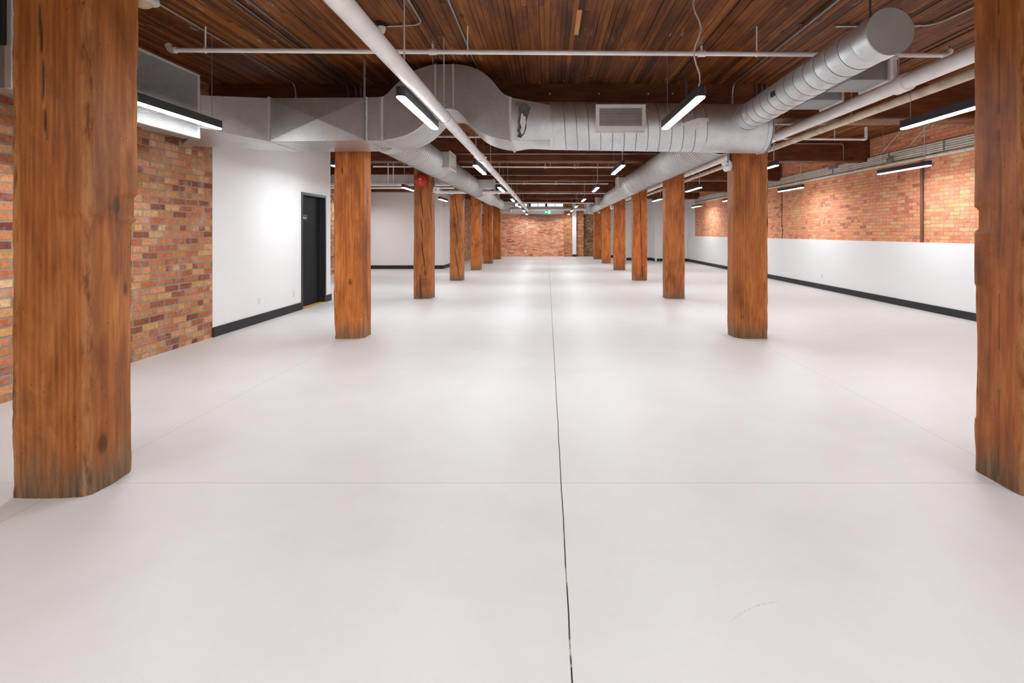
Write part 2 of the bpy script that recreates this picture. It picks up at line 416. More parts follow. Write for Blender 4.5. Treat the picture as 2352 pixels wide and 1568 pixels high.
struct(ceil, 'ceiling of narrow orange-brown timber boards laid on edge', 'ceiling')

# walls
S('wall_left', 'brick_left', (XL - 0.3, XL, -5.2, 6.84, 0, ZD + 0.02), 'old red and tan brick wall behind the nearest left timber column')
# drywall box with the door opening (door y 9.32..10.32)
dw = MB()
DY0, DY1, DZ = 9.30, 10.33, 2.13
dw.box(XL - 0.25, XL + 0.004, 6.84, DY0, 0, ZD + 0.02)
dw.box(XL - 0.25, XL + 0.004, DY0, DY1, DZ, ZD + 0.02)
dw.box(XL - 0.25, XL + 0.004, DY1, 10.56, 0, ZD + 0.02)
dw.box(-7.2, XL - 0.25, 10.36, 10.56, 0, ZD + 0.02)
struct(dw.build('wall_left_partition', 'white', smooth=0), 'white drywall partition holding the black door', 'wall')
S('wall_left_alcove', 'brick_left', (-7.3, -7.1, 10.56, 19.6, 0, ZD + 0.02), 'brick wall glimpsed in the gap left of the second left column')
S('wall_left_room', 'white', (-7.3, -3.98, 19.6, 24.3, 0, ZD + 0.02), 'white drywall room projecting on the left behind the columns')
S('wall_left_end', 'brick_left', (-7.3, -3.96, 24.3, YF + 0.3, 0, ZD + 0.02), 'brick side wall at the far left end')
S('wall_right', 'brick_right', (XR, XR + 0.3, -5.2, 23.6, 0, ZD + 0.02), 'pink-red brick upper wall on the right')
wn = MB().box(XR - 0.05, XR + 0.01, -5.2, 24.7, 0, 1.215)
struct(wn.build('wall_right_wainscot', 'white', smooth=0, bevel=0.006), 'low white painted wall along the right side', 'wall')
S('wall_right_plaster', 'white', (XR, XR + 0.3, 23.6, 25.0, 0, ZD + 0.02), 'white stretch at the far end of the right wall')
S('wall_right_end', 'white', (5.3, XR + 0.01, 24.75, 25.0, 0, ZD + 0.02), 'white end wall facing the room at far right')
wj = MB(); wj.box(5.18, 5.30, 24.75, 25.75, 0, ZD + 0.02); wj.box(3.95, 5.3, 25.55, 25.75, 0, ZD + 0.02)
wj.box(3.95, 4.1, 25.75, 28.3, 0, ZD + 0.02)
wj.box(3.2, 4.1, 28.25, 28.45, 0, ZD + 0.02)
struct(wj.build('wall_right_jog', 'white', smooth=0), 'white stepped wall behind the far right columns', 'wall')
S('wall_back', 'white', (-7.3, 7.1, -5.4, -5.2, 0, ZD + 0.02), 'white wall behind the viewpoint')
# far wall: brick below, white band, window strip
WZ0, WZ1 = 2.86, 3.22
ZBR = 2.43
S('wall_far', 'brick_far', (-3.96, 0.98, YF, YF + 0.35, 0, ZBR), 'orange-red brick far wall with a sooty patch near its top')
fw = MB()
fw.box(-3.96, 1.05, YF + 0.02, YF + 0.35, ZBR, WZ0)
fw.box(-3.96, -1.9, YF + 0.02, YF + 0.35, WZ0, WZ1); fw.box(0.95, 4.2, YF + 0.05, YF + 0.35, ZBR + 0.0, ZD + 0.02)
fw.box(-3.96, 4.2, YF + 0.02, YF + 0.35, WZ1, ZD + 0.02)
struct(fw.build('wall_far_header', 'white', smooth=0), 'white painted band above the far brick wall', 'wall')
S('wall_far_pier', 'brick_pier', (0.97, 1.44, YF - 0.10, YF + 0.35, 0, ZD + 0.02), 'tan brick pier left of the white post on the far wall')
S('wall_far_post', 'white', (1.44, 1.66, YF - 0.25, YF + 0.3, 0, ZD + 0.02), 'narrow white post between two brick piers on the far wall')
S('wall_far_second_pier', 'brick_pier', (1.67, 2.09, YF - 0.10, YF + 0.35, 0, ZD + 0.02), 'tan brick pier right of the white post on the far wall')
S('wall_far_recess', 'brick_recess', (2.09, 4.2, YF + 0.10, YF + 0.35, 0, 2.46), 'darker brick recess at the far right')
# window strip
for k, (a, b) in enumerate([(-1.88, -1.06), (-0.98, -0.10), (-0.02, 0.93)]):
    fr = MB()
    fr.box(a, b, YF + 0.08, YF + 0.13, WZ0, WZ0 + 0.02); fr.box(a, b, YF + 0.08, YF + 0.13, WZ1 - 0.03, WZ1)
    fr.box(a - 0.04, a + 0.02, YF + 0.06, YF + 0.14, WZ0, WZ1); fr.box(b - 0.02, b + 0.04, YF + 0.06, YF + 0.14, WZ0, WZ1)
    fr.box((a + b) / 2 - 0.012, (a + b) / 2 + 0.012, YF + 0.08, YF + 0.13, WZ0, WZ1)
    wo = struct(fr.build('window_%d' % (k + 1), 'black', smooth=0), ['leftmost', 'middle', 'rightmost'][k] + ' pane of the high window strip on the far wall', 'window')
    MB().box(a + 0.02, b - 0.02, YF + 0.10, YF + 0.105, WZ0 + 0.02, WZ1 - 0.03).build('pane', 'glass', wo, smooth=0)

def bb(name, b, label): return struct(box(name, 'base', b, bevel=0.003), label, 'baseboard')
bb('baseboard_left', (XL + 0.004, XL + 0.022, 6.83, DY0 - 0.0, 0, 0.132), 'charcoal baseboard left of the black door')
bb('baseboard_left_end', (XL + 0.004, XL + 0.022, DY1 + 0.0, 10.58, 0, 0.132), 'short charcoal baseboard right of the black door')
bb('baseboard_left_room', (-7.1, -3.96, 19.575, 19.6, 0, 0.135), 'charcoal baseboard of the white room behind the left columns')
bb('baseboard_left_side', (-3.98, -3.958, 19.6, 24.3, 0, 0.135), 'charcoal baseboard on the side of the left white room')
bb('baseboard_right', (XR - 0.07, XR - 0.05, -5.2, 24.73, 0, 0.125), 'long charcoal baseboard along the right wall')
bb('baseboard_right_end', (5.28, XR - 0.05, 24.725, 24.75, 0, 0.13), 'charcoal baseboard of the far right end wall')
bb('baseboard_right_jog', (5.158, 5.18, 24.725, 25.55, 0, 0.13), 'charcoal baseboard on the stepped return')
bb('baseboard_right_step', (3.93, 5.18, 25.528, 25.55, 0, 0.13), 'charcoal baseboard behind the fourth right column')
bb('baseboard_right_far', (3.2, 3.95, 28.228, 28.25, 0, 0.13), 'charcoal baseboard farthest right')
bb('baseboard_far', (1.43, 1.67, YF - 0.27, YF - 0.25, 0, 0.13), 'charcoal baseboard of the narrow white post')

# door
dr = MB()
fwid = 0.05
dr.box(XL - 0.14, XL + 0.018, DY0, DY0 + fwid, 0, DZ); dr.box(XL - 0.14, XL + 0.018, DY1 - fwid, DY1, 0, DZ)
dr.box(XL - 0.14, XL + 0.018, DY0 + fwid, DY1 - fwid, DZ - fwid, DZ)
dr.box(XL - 0.14, XL - 0.085, DY0 + fwid, DY0 + fwid + 0.015, 0, DZ - fwid); dr.box(XL - 0.14, XL - 0.085, DY1 - fwid - 0.015, DY1 - fwid, 0, DZ - fwid)
door = struct(dr.build('door_1', 'door_frame', smooth=0, bevel=0.003), 'black steel door and frame in the white partition', 'door')
MB().box(XL - 0.135, XL - 0.09, DY0 + fwid + 0.003, DY1 - fwid - 0.003, 0.012, DZ - fwid - 0.003).build('door_leaf', 'door', door, smooth=0, bevel=0.002)
MB().box(XL - 0.09, XL + 0.02, DY0 + fwid, DY1 - fwid, 0, 0.008).build('threshold_tape', 'yellow', door, smooth=0)
sg = MB(); sg.box(XL - 0.09, XL - 0.084, DY0 + 0.06, DY0 + 0.43, 1.63, 1.73)
sign = sg.build('sign_plate', 'black', door, smooth=0)
tcv = bpy.data.curves.new('sign_text', 'FONT'); tcv.body = 'Service Room'; tcv.size = 0.048; tcv.extrude = 0.0006
tob = bpy.data.objects.new('sign_text', tcv); COL.objects.link(tob)
dg = bpy.context.evaluated_depsgraph_get(); tme = bpy.data.meshes.new_from_object(tob.evaluated_get(dg)); bpy.data.objects.remove(tob)
tme.transform(Matrix.Translation((XL - 0.0835, DY0 + 0.105, 1.655)) @ Matrix.Rotation(math.radians(90), 4, 'Z') @ Matrix.Rotation(math.radians(90), 4, 'X'))
tme.materials.clear(); tme.materials.append(M['plastic'])
tob = bpy.data.objects.new('sign_text', tme); COL.objects.link(tob); tob.parent = sign

# ---------------------------------------------------------------- beams
def beam(y0, x0, x1, label):
    yc = y0 + 0.18
    n = 60; mb = MB(); rings = []
    for i in range(n + 1):
        xx = x0 + (x1 - x0) * i / n
        j = lambda s: float(vnoise([[xx * 1.3, y0, s]])[0]) * 0.012
        c = 0.018
        r = [(-.16+c, 0), (.16-c, 0), (.16, c), (.16, ZD-ZB+.0), (-.16, ZD-ZB+.0), (-.16, c)]
        rings.append([(xx, yc + a + j(k), ZB + b_ + (j(k + 9) if k < 2 else 0)) for k, (a, b_) in enumerate(r)])
    mb.loft(rings); o = mb.build('ceiling_beam', 'beam', smooth=20)
    rebase(o, ((x0 + x1) / 2, yc, ZB)); tag(o, label, 'beam', 'timber beams across the ceiling')
    return o
ORD = ['nearest', 'second', 'third', 'fourth', 'fifth', 'sixth', 'seventh and farthest']
for i, y0 in enumerate(BAYS):
    xl = XL + 0.004 if y0 < 10 else (-7.1 if y0 < 19.4 else -3.96)
    xr = XR if y0 < 25 else 3.95
    beam(y0, xl, xr, 'dark brown timber beam crossing above the %s pair of columns' % ORD[i])
# bolt heads along the face of the beam behind the round duct
for px in (1263, 1376, 1489, 1545):
    p = P(px, 215, 6.755)
    o = MB().dome((p.x, 6.757, p.z), (0, -1, 0), 0.014, 0.008, 10, 3).build('bolt_head', 'steel', bpy.data.objects['ceiling_beam.001'])
    
# ---------------------------------------------------------------- timber columns
def column(x0, x1, y0, d, ch, label, step, side_wear=(), cracks=(), seed=0, amp=0.006, side_cracks=()):
    """ch: chamfer of front-left, front-right, back-right, back-left; side_wear: (corner, z0, z1, depth)"""
    W = x1 - x0; fl, fr, br, bl = ch
    poly = [(-W/2 + fl, 0), (W/2 - fr, 0), (W/2, fr), (W/2, d - br), (W/2 - br, d), (-W/2 + bl, d), (-W/2, d - bl), (-W/2, fl)]
    pts = []; nrm = []
    for k in range(8):
        a = np.array(poly[k]); b = np.array(poly[(k+1) % 8]); L = np.linalg.norm(b - a)
        n = max(1, int(round(L / step))); t = (b - a) / max(L, 1e-6); no = np.array([t[1], -t[0]])
        for i in range(n): pts.append(a + (b - a) * i / n); nrm.append(no)
    pts = np.array(pts); nrm = np.array(nrm); K = len(pts)
    nrm = (nrm + np.roll(nrm, 1, axis=0)); nrm /= np.maximum(np.linalg.norm(nrm, axis=1, keepdims=True), 1e-6)
    nz = int(ZB / step / 1.2); zs = np.linspace(0, ZB + 0.003, nz)
    PX = np.repeat(pts[None, :, :], nz, 0); Z = np.repeat(zs[:, None], K, 1)
    cor = {0: (-W/2, 0), 1: (W/2, 0), 2: (W/2, d), 3: (-W/2, d)}
    flat = np.stack([PX[..., 0].ravel() + x0, PX[..., 1].ravel() + y0, Z.ravel()], 1)
    disp = vnoise(flat * [5, 5, 1.6], seed) * amp * 1.6 + vnoise(flat * [16, 16, 4], seed + 1) * amp * 0.7 + vnoise(flat * [60, 60, 9], seed + 2) * amp * 0.35
    cd = np.min([np.hypot(PX[..., 0].ravel() - c[0], PX[..., 1].ravel() - c[1]) for c in cor.values()], axis=0)
    ed = np.clip(1 - cd / 0.06, 0, 1)
    disp -= ed * np.clip(vnoise(flat * [3, 3, 7], seed + 3) + 0.12, 0, 1) * 0.013 + ed * np.clip(vnoise(flat * [9, 9, 20], seed + 7), 0, 1) * 0.012
    lowz = np.clip(1 - Z.ravel() / 0.25, 0, 1); disp -= lowz * ed * np.clip(vnoise(flat * [8, 8, 14], seed + 4) + 0.2, 0, 1) * 0.03
    for (c, za, zb, dep) in side_wear:
        dd = np.hypot(PX[..., 0].ravel() - cor[c][0], PX[..., 1].ravel() - cor[c][1])
        zz = Z.ravel(); m = np.clip((zz - za) / 0.02, 0, 1) * np.clip((zb - zz) / 0.02, 0, 1)
        disp -= m * np.clip(1.25 - dd / 0.16, 0, 1) * dep
    crk = np.zeros(len(disp))
    for (pl, wd) in cracks:      # polyline of (u from left edge of the front face, z)
        fx = PX[..., 0].ravel() + W/2; front = PX[..., 1].ravel() < 0.002
        zz = Z.ravel()
        for (ua, za), (ub, zb) in zip(pl, pl[1:]):
            lo, hi = min(za, zb), max(za, zb)
            m = (zz >= lo) & (zz <= hi) & front
            u = ua + (ub - ua) * (zz - za) / (zb - za)
            tt = (zz - lo) / (hi - lo)
            ww = wd * (0.35 + 0.65 * np.sin(np.pi * np.clip(tt, 0.05, 0.95)))
            q = np.clip(1.3 - np.abs(fx - u) / ww, 0, 1) * m
            crk = np.maximum(crk, q)
    disp -= crk * 0.012
    for (yl, za, zb, wd) in side_cracks:
        sf = PX[..., 0].ravel() < -W/2 + 0.002; zz = Z.ravel()
        yy_ = yl + vnoise(np.stack([zz * 3, zz * 0, zz * 0], 1), seed + 9) * 0.02
        q = np.clip(1.3 - np.abs(PX[..., 1].ravel() - yy_) / wd, 0, 1) * sf * (zz > za) * (zz < zb) * (vnoise(np.stack([zz * 9, zz * 0, zz * 0], 1), seed + 12) > -0.2)
        crk = np.maximum(crk, q * 0.6); disp -= q * 0.003
    N = np.repeat(nrm[None, :, :], nz, 0).reshape(-1, 2)
    V = np.stack([PX[..., 0].ravel() + N[:, 0] * disp, PX[..., 1].ravel() + N[:, 1] * disp, Z.ravel()], 1)
    idx = np.arange(nz * K).reshape(nz, K); nx = np.roll(idx, -1, axis=1)
    fs = np.stack([idx[:-1], nx[:-1], nx[1:], idx[1:]], -1).reshape(-1, 4).tolist()
    fs += [list(range(K - 1, -1, -1)), [(nz - 1) * K + j for j in range(K)]]
    me = bpy.data.meshes.new('timber_column'); me.from_pydata(V.tolist(), [], fs); me.update()
    a = me.attributes.new('crack', 'FLOAT', 'POINT'); a.data.foreach_set('value', crk.astype(np.float32))
    a = me.attributes.new('edge', 'FLOAT', 'POINT'); a.data.foreach_set('value', np.clip(ed * 1.4, 0, 1).astype(np.float32))
    me.shade_smooth(); me.set_sharp_from_angle(angle=math.radians(50)); me.materials.append(M['column'])
    o = bpy.data.objects.new('timber_column', me); COL.objects.link(o); o.location = ((x0 + x1) / 2, y0, 0)
    return tag(o, label, 'column', 'timber columns in two rows')
LX = [(-2.825, -2.415), (-2.80, -2.42), (-2.81, -2.43), (-2.82, -2.445), (-2.816, -2.446), (-2.857, -2.447), (-2.80, -2.40)]
RX = [(2.515, 2.92), (2.474, 2.90), (2.495, 2.89), (2.486, 2.89), (2.462, 2.88), (2.467, 2.84), (2.404, 2.82)]
LLAB = ['massive timber column in the left foreground with a dark scuffed foot',
        'worn orange timber column standing right of the black door',
        'timber column carrying the red alarm bell, split by diagonal cracks',
        'fourth left column, split by one long diagonal crack',
        'fifth left column, pale scuffs low on its face and no crack',
        'sixth left column, split top to bottom by a vertical crack',
        'farthest left column, against the edge of the far brick wall']
RLAB = ['timber column cut off by the right edge of the frame',
        'broad timber column under the capped end of the round duct, twin spot lamp on its left side',
        'third right column, under the big spiral duct, between the broad column and the cracked one',
        'fourth right column, split by a long dark crack and ringed by a saw line at mid height',
        'fifth right column, plain, with a twin spot lamp high on its left side',
        'sixth right column, overlapping the farthest one',
        'farthest right column with a small white box near its top']
def fc(Y, pts): return [((px - CX) * Y / F, H + (CY - py) * Y / F) for px, py in pts]
def crk(i, side, pls, wd=0.010):
    X = (LX if side == 'L' else RX)[i][0]; Y = BAYS[i]
    return [([(a - X, z) for a, z in fc(Y, pl)], wd) for pl in pls]
cracksL = {0: crk(0, 'L', [[(87, 0), (96, 130), (100, 240), (106, 320)]], 0.008),
           1: crk(1, 'L', [[(785, 385), (786, 400)]], 0.008),
           2: crk(2, 'L', [[(964, 432), (972, 500)], [(966, 500), (972, 548)], [(968, 555), (976, 620), (977, 635)], [(964, 630), (967, 687)]], 0.012),
           3: crk(3, 'L', [[(1044, 445), (1053, 515)], [(1042, 500), (1051, 560)], [(1044, 570), (1056, 645)]], 0.014),
           5: crk(5, 'L', [[(1122, 468), (1122, 520), (1124, 606)]], 0.018)}
cracksR = {3: crk(3, 'R', [[(1470, 440), (1472, 520), (1474, 600), (1476, 645)]], 0.015),
           1: crk(1, 'R', [[(1683, 560), (1683, 778)]], 0.006)}
wearL = {0: [(1, -1, 1.50, 0.012), (2, -1, 1.47, 0.030), (2, 1.47, 1.62, 0.018), (2, 2.35, 3, -0.004)],
         1: [(1, 0.25, 1.56, 0.022)]}
wearR = {0: [(3, 1.40, 1.55, 0.022), (3, 0.3, 1.1, 0.008)], 1: [(0, -1, 1.4, 0.010)]}
chL = {0: (0.012, 0.035, 0.03, 0.03), 1: (0.012, 0.065, 0.04, 0.02), 2: (0.012, 0.055, 0.04, 0.02)}
chR = {0: (0.03, 0.03, 0.03, 0.03), 1: (0.085, 0.010, 0.02, 0.03), 2: (0.055, 0.012, 0.02, 0.03)}
COLS = {}
for i, y0 in enumerate(BAYS):
    st = [0.010, 0.010, 0.012, 0.014, 0.025, 0.025, 0.03][i]
    d = 0.355
    COLS['L', i] = column(*LX[i], y0, d, chL.get(i, (0.02, 0.03, 0.03, 0.02)), LLAB[i], st, wearL.get(i, ()), cracksL.get(i, ()), 10 + i)
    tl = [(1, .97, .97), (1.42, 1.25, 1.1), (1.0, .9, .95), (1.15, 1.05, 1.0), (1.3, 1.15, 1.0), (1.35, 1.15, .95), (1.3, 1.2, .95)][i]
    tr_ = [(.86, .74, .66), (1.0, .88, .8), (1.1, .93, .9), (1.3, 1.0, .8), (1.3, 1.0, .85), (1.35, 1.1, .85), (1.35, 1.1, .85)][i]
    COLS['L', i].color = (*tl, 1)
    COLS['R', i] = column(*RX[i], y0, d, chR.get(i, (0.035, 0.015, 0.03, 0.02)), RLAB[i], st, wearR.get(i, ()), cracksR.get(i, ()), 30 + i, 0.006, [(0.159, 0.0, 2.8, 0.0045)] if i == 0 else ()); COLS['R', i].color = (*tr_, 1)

# ---------------------------------------------------------------- linear pendant lights
FL, FWD, FH = 1.27, 0.076, 0.078
def stadium(x, yc, z, L, W, seg=10, inset=0.0):
    r = W / 2 - inset; pts = []
    for k in range(seg + 1):
        a = -math.pi + math.pi * k / seg; pts.append((x + r * math.cos(a), yc - L/2 + W/2 + r * math.sin(a), z))
    for k in range(seg + 1):
        a = math.pi * k / seg; pts.append((x + r * math.cos(a), yc + L/2 - W/2 + r * math.sin(a), z))
    return pts
def make_pendant(x, yfar, z, label, wiggle=0.0, group='linear pendant lights'):
    yc = yfar - FL / 2
    t = thing('pendant_light', (x, yc, z), label, 'light', group)
    b = MB().loft([stadium(x, yc, z + 0.004, FL, FWD), stadium(x, yc, z + FH, FL, FWD)]); b.build('housing', 'black', t, smooth=40)
    MB().loft([stadium(x, yc, z - 0.004, FL, FWD, inset=0.006), stadium(x, yc, z + 0.006, FL, FWD, inset=0.006)]).build('diffuser', 'lens', t, smooth=40)
    yn = yc - FL/2 + 0.13
    pts = [(x, yn, z + FH - 0.002)]
    for k in range(1, 12):
        zz = z + FH + (ZD - z - FH) * k / 12
        pts.append((x + wiggle * math.sin(k * 1.1) * 0.35, yn + wiggle * 0.2 * math.sin(k * .8), zz))
    pts.append((x, yn, ZD))
    MB().tube(pts, 0.0068, 6).build('power_cord', 'cord', t)
    MB().tube([(x, yc + FL/2 - 0.13, z + FH - 0.002), (x, yc + FL/2 - 0.13, ZD)], 0.0030, 5).build('suspension_wire', 'steel', t)
    return t
ZL = H + 1.04
far = [5.2, 9.27, 13.25, 17.42, 21.7, 25.6, 29.0]
farZ = [0, 0, 0, 0, 0.0, -0.01, -0.06]
NR = ['nearest', 'second', 'third', 'fourth', 'fifth', 'sixth', 'farthest']
for k, (yf, dz) in enumerate(zip(far, farZ)):
    make_pendant(-1.13, yf, ZL + dz, '%s black linear pendant of the row beside the white main pipe' % NR[k])
for k, (yf, dz) in enumerate(zip(far, farZ)):
    make_pendant(1.185, yf, ZL + dz, '%s black linear pendant of the row right of the floor seam' % NR[k], 0.08 if k == 0 else 0.01)
rowC = ['black linear pendant whose near end is hidden by the right foreground column', 'black linear pendant just right of the broad column, below the white pipes',
        'black linear pendant between the broad column and the third right column', 'black linear pendant half hidden behind the third right column']
for k in range(4): make_pendant(3.585, far[k], ZL, rowC[k])
rowD = {1: 'long black linear pendant in front of the brick above the white right wall', 2: 'second black linear pendant in front of the right brick wall, beside the thin black cable',
        3: 'pendant tip peeking past the left side of the broad column', 4: 'smallest black linear pendant in front of the right brick, near its far end'}
for k in (1, 2, 3, 4): make_pendant(5.97 if k < 4 else 6.12, far[k], ZL, rowD[k])
rowE = {0: 'black linear pendant glowing against the eggcrate return grille', 1: 'pendant end peeking out left of the worn orange column, above the door',
        2: 'black linear pendant left of the column with the red bell', 3: 'black linear pendant in front of the white room, right of the bell column'}
for k in range(4): make_pendant([-3.31, -3.35, -3.37, -3.40][k], far[k], ZL, rowE[k])
# lights of the same rows outside the picture (over the viewpoint and right bays); the left alcove pair is added for light
OUTL = ['over the viewpoint, left of the floor seam', 'over the viewpoint, right of the floor seam', 'right of the viewpoint, just inside the right column row', 'near the right wall beside the viewpoint',
        'near the right wall, level with the capped duct end', 'near the left brick wall beside the viewpoint', 'behind the viewpoint, left of the floor seam', 'behind the viewpoint, right of the floor seam',
        'behind the viewpoint, near the right wall', 'behind the viewpoint, near the left brick wall', 'unseen in the left alcove past the partition, added for light', 'unseen in the left alcove beside the white room, added for light',
        'right of the fifth right column']
for k, (x_, yf) in enumerate([(-1.13, 1.15), (1.185, 1.15), (3.585, 1.15), (5.97, 1.15), (5.97, 5.2), (-3.31, 1.15), (-1.13, -2.7), (1.185, -2.7), (3.585, -2.7), (-3.31, -2.7), (-5.9, 13.2), (-6.6, 18.4), (3.585, 21.6)]):
    make_pendant(x_, yf, ZL, 'black linear pendant hanging ' + OUTL[k])

# ---------------------------------------------------------------- big transverse duct
YF0, YB0 = 5.82, 6.60
S0 = F / YF0
dt = thing('transverse_duct', (0, YF0, 2.4), 'large galvanised duct crossing the room, arched over the white pipe and ending round', 'duct')
def resample(pl, n):
    pl = np.array(pl, float); s = np.r_[0, np.cumsum(np.hypot(*np.diff(pl, axis=0).T))]; u = np.linspace(0, s[-1], n)
    return np.stack([np.interp(u, s, pl[:, 0]), np.interp(u, s, pl[:, 1])], 1)
def smooth_pl(p, it=1):
    for _ in range(it):
        q = p.copy(); q[1:-1] = (p[:-2] + 2 * p[1:-1] + p[2:]) / 4; p = q
    return p
top = resample([(878,222),(886,220),(893,212),(900,203),(915,188),(935,172),(955,160),(985,150),(1005,147.5),(1042,147),(1065,149),(1085,154),(1105,163),(1125,178),(1140,196),(1150,210),(1158,219),(1170,221)], 49)
bot = resample([(878,322),(900,319),(930,311),(950,302),(970,287),(985,270),(998,257),(1012,250),(1030,249),(1046,250),(1056,256),(1067,270),(1078,283),(1099,301),(1122,312),(1147,319),(1170,322)], 49)
top = smooth_pl(top, 3); bot = smooth_pl(bot, 3)
def w2(p): return ((p[0] - CX) / S0, H + (CY - p[1]) / S0)
rings = []
for a, b in zip(top, bot):
    (xa, za), (xb, zb) = w2(a), w2(b)
    rings.append([(xa, YF0, za), (xa, YB0, za), (xb, YB0, zb), (xb, YF0, zb)])
MB().loft(rings).build('arched_section', 'duct_panel', dt, smooth=25)
def panel_duct(name, x0, x1, ztop, zbot, parent, brk=0.022, yf=YF0, yb=YB0):
    mb = MB(); (a, b) = ztop; (c, d) = zbot
    V = [(x0, yf, c), (x1, yf, d), (x1, yf, b), (x0, yf, a), (x0, yb, c), (x1, yb, d), (x1, yb, b), (x0, yb, a)]
    cf = ((x0+x1)/2, yf - brk, (a+b+c+d)/4); cbm = ((x0+x1)/2, (yf+yb)/2, (c+d)/2 - brk * 0.6)
    V += [cf, cbm]
    mb.add(V, [(0,1,8),(1,2,8),(2,3,8),(3,0,8),(0,4,9),(4,5,9),(5,1,9),(1,0,9),(3,2,6,7),(4,7,6,5),(0,3,7,4),(1,5,6,2)])
    return mb.build(name, 'duct_panel', parent, smooth=0)
xa = (617 - CX) / S0; xm = (842 - CX) / S0; xb = (878 - CX) / S0
zt = H + (CY - 224) / S0; zb_ = H + (CY - 322.5) / S0
panel_duct('straight_section', xa, xm, (zt - 0.005, zt), (zb_ - 0.01, zb_), dt)
panel_duct('short_section', xm, xb, (zt, zt + 0.008), (zb_, zb_), dt, 0.004)
fl = MB()
for xx in (xa + 0.005, xm, xb, (1172 - CX) / S0):
    fl.box(xx - 0.012, xx + 0.012, YF0 - 0.012, YB0 + 0.012, zb_ - 0.014, zt + 0.006)
xtop0, xtop1 = (1000 - CX) / S0, (1041 - CX) / S0
for xx in (xtop0, xtop1): fl.box(xx - 0.010, xx + 0.010, YF0 - 0.008, YB0, H + (CY - 249.5) / S0, H + (CY - 147) / S0)
fl.build('flange', 'duct_clean', dt, smooth=0)
# rectangle to round
Yc, R0 = 6.20, 0.286
zc = lambda X: 2.682 - 0.016 * X
def circ(X, r, n=48, yc=Yc, ph=0.0): return [(X, yc - r * math.sin(2*math.pi*j/n + math.pi/4), zc(X) + r * math.cos(2*math.pi*j/n + math.pi/4)) for j in range(n)]
def rectring(X, n=48):
    pts = []; y0, y1 = YF0, YB0; a, b = zt, zb_
    cs = [(y0, a), (y0, b), (y1, b), (y1, a)]
    for k in range(4):
        p, q = cs[k], cs[(k+1) % 4]
        for i in range(n // 4): u = i / (n // 4); pts.append((X, p[0] + (q[0]-p[0])*u, p[1] + (q[1]-p[1])*u))
    return pts
Xt0, Xt1 = (1174 - CX) / S0, 0.035
def circ2(X, r, n=48):  # start at the upper front like the rectangle
    return [(X, Yc - r * math.cos(math.pi/4 - 0) * 1.0 if False else Yc - r * math.sin(math.pi/4 + 2*math.pi*j/n), zc(X) + r * math.cos(math.pi/4 + 2*math.pi*j/n)) for j in range(n)]
MB().loft([rectring(Xt0), circ2(Xt1, R0)]).build('square_to_round', 'duct', dt, smooth=12)
def spiral(name, axis, p0, L, r, pitch, slope, parent, mat, hel=1.0, seg=48, rid=0.004, cap=True, rfun=None, zfun=None):
    """tube with a raised helical lock seam; axis X or Y"""
    rings = []; vs = []
    n = int(L / pitch) + 2; stations = []
    for i in range(-1, n): stations += [(i * pitch, 0), (i * pitch + pitch - 0.014, 0), (i * pitch + pitch - 0.008, rid), (i * pitch + pitch - 0.004, rid)]
    for (s, dr_) in stations:
        ring = []
        for j in range(seg):
            a = 2 * math.pi * j / seg
            v = min(max(s + hel * pitch * j / seg, 0), L)
            rr = (rfun(v) if rfun else r) + dr_
            if v <= 0 or v >= L: rr = (rfun(v) if rfun else r)
            zo = zfun(v) if zfun else slope * v
            if axis == 'X': ring.append((p0[0] + v, p0[1] - rr * math.sin(a), p0[2] + zo + rr * math.cos(a)))
            else: ring.append((p0[0] + rr * math.sin(a), p0[1] + v, p0[2] + zo + rr * math.cos(a)))
        rings.append(ring)
    # helical seam: join column seg-1 of a ring to column 0 of the ring one pitch later
    N = seg; vs = [p for r_ in rings for p in r_]; fs = []
    m = len(rings)
    for i in range(m - 1):
        for j in range(N - 1): fs.append((i*N + j, i*N + j + 1, (i+1)*N + j + 1, (i+1)*N + j))
        if i + 4 + 1 < m and hel: fs.append((i*N + N-1, (i+4)*N, (i+5)*N, (i+1)*N + N-1))
        elif not hel: fs.append((i*N + N-1, i*N, (i+1)*N, (i+1)*N + N-1))
    if hel and True:
        for i in range(0, 0): pass
    mb = MB(); mb.add(vs, fs)
    return mb.build(name, mat, parent, smooth=40)
spiral('round_section', 'X', (Xt1, Yc, zc(Xt1)), 1.87 - Xt1, R0, 0.137, -0.016, dt, 'duct', rid=0.0035)
# dark lock seams between the spiral turns
def seams(name, axis, p0, L, r, pitch, slope, parent, hel=1.0, w_=0.0016, mat='seam', rfun=None, zfun=None, seg=40):
    pts = []; turns = int(L / pitch)
    for k in range(turns * seg):
        v = k / seg * pitch * 1.0 + pitch * 0.93
        if v > L - 0.01: break
        a = 2 * math.pi * (k % seg) / seg
        rr = (rfun(v) if rfun else r) + 0.0022; zo = zfun(v) if zfun else slope * v
        if axis == 'X': pts.append((p0[0] + v, p0[1] - rr * math.sin(a), p0[2] + zo + rr * math.cos(a)))
        else: pts.append((p0[0] + rr * math.sin(a), p0[1] + v, p0[2] + zo + rr * math.cos(a)))
    return MB().tube(pts, w_ * 1.6, 5).build(name, mat, parent)
seams('lock_seam', 'X', (Xt1, Yc, zc(Xt1)), 1.87 - Xt1, R0 + 0.001, 0.137, -0.016, dt, w_=0.0022)
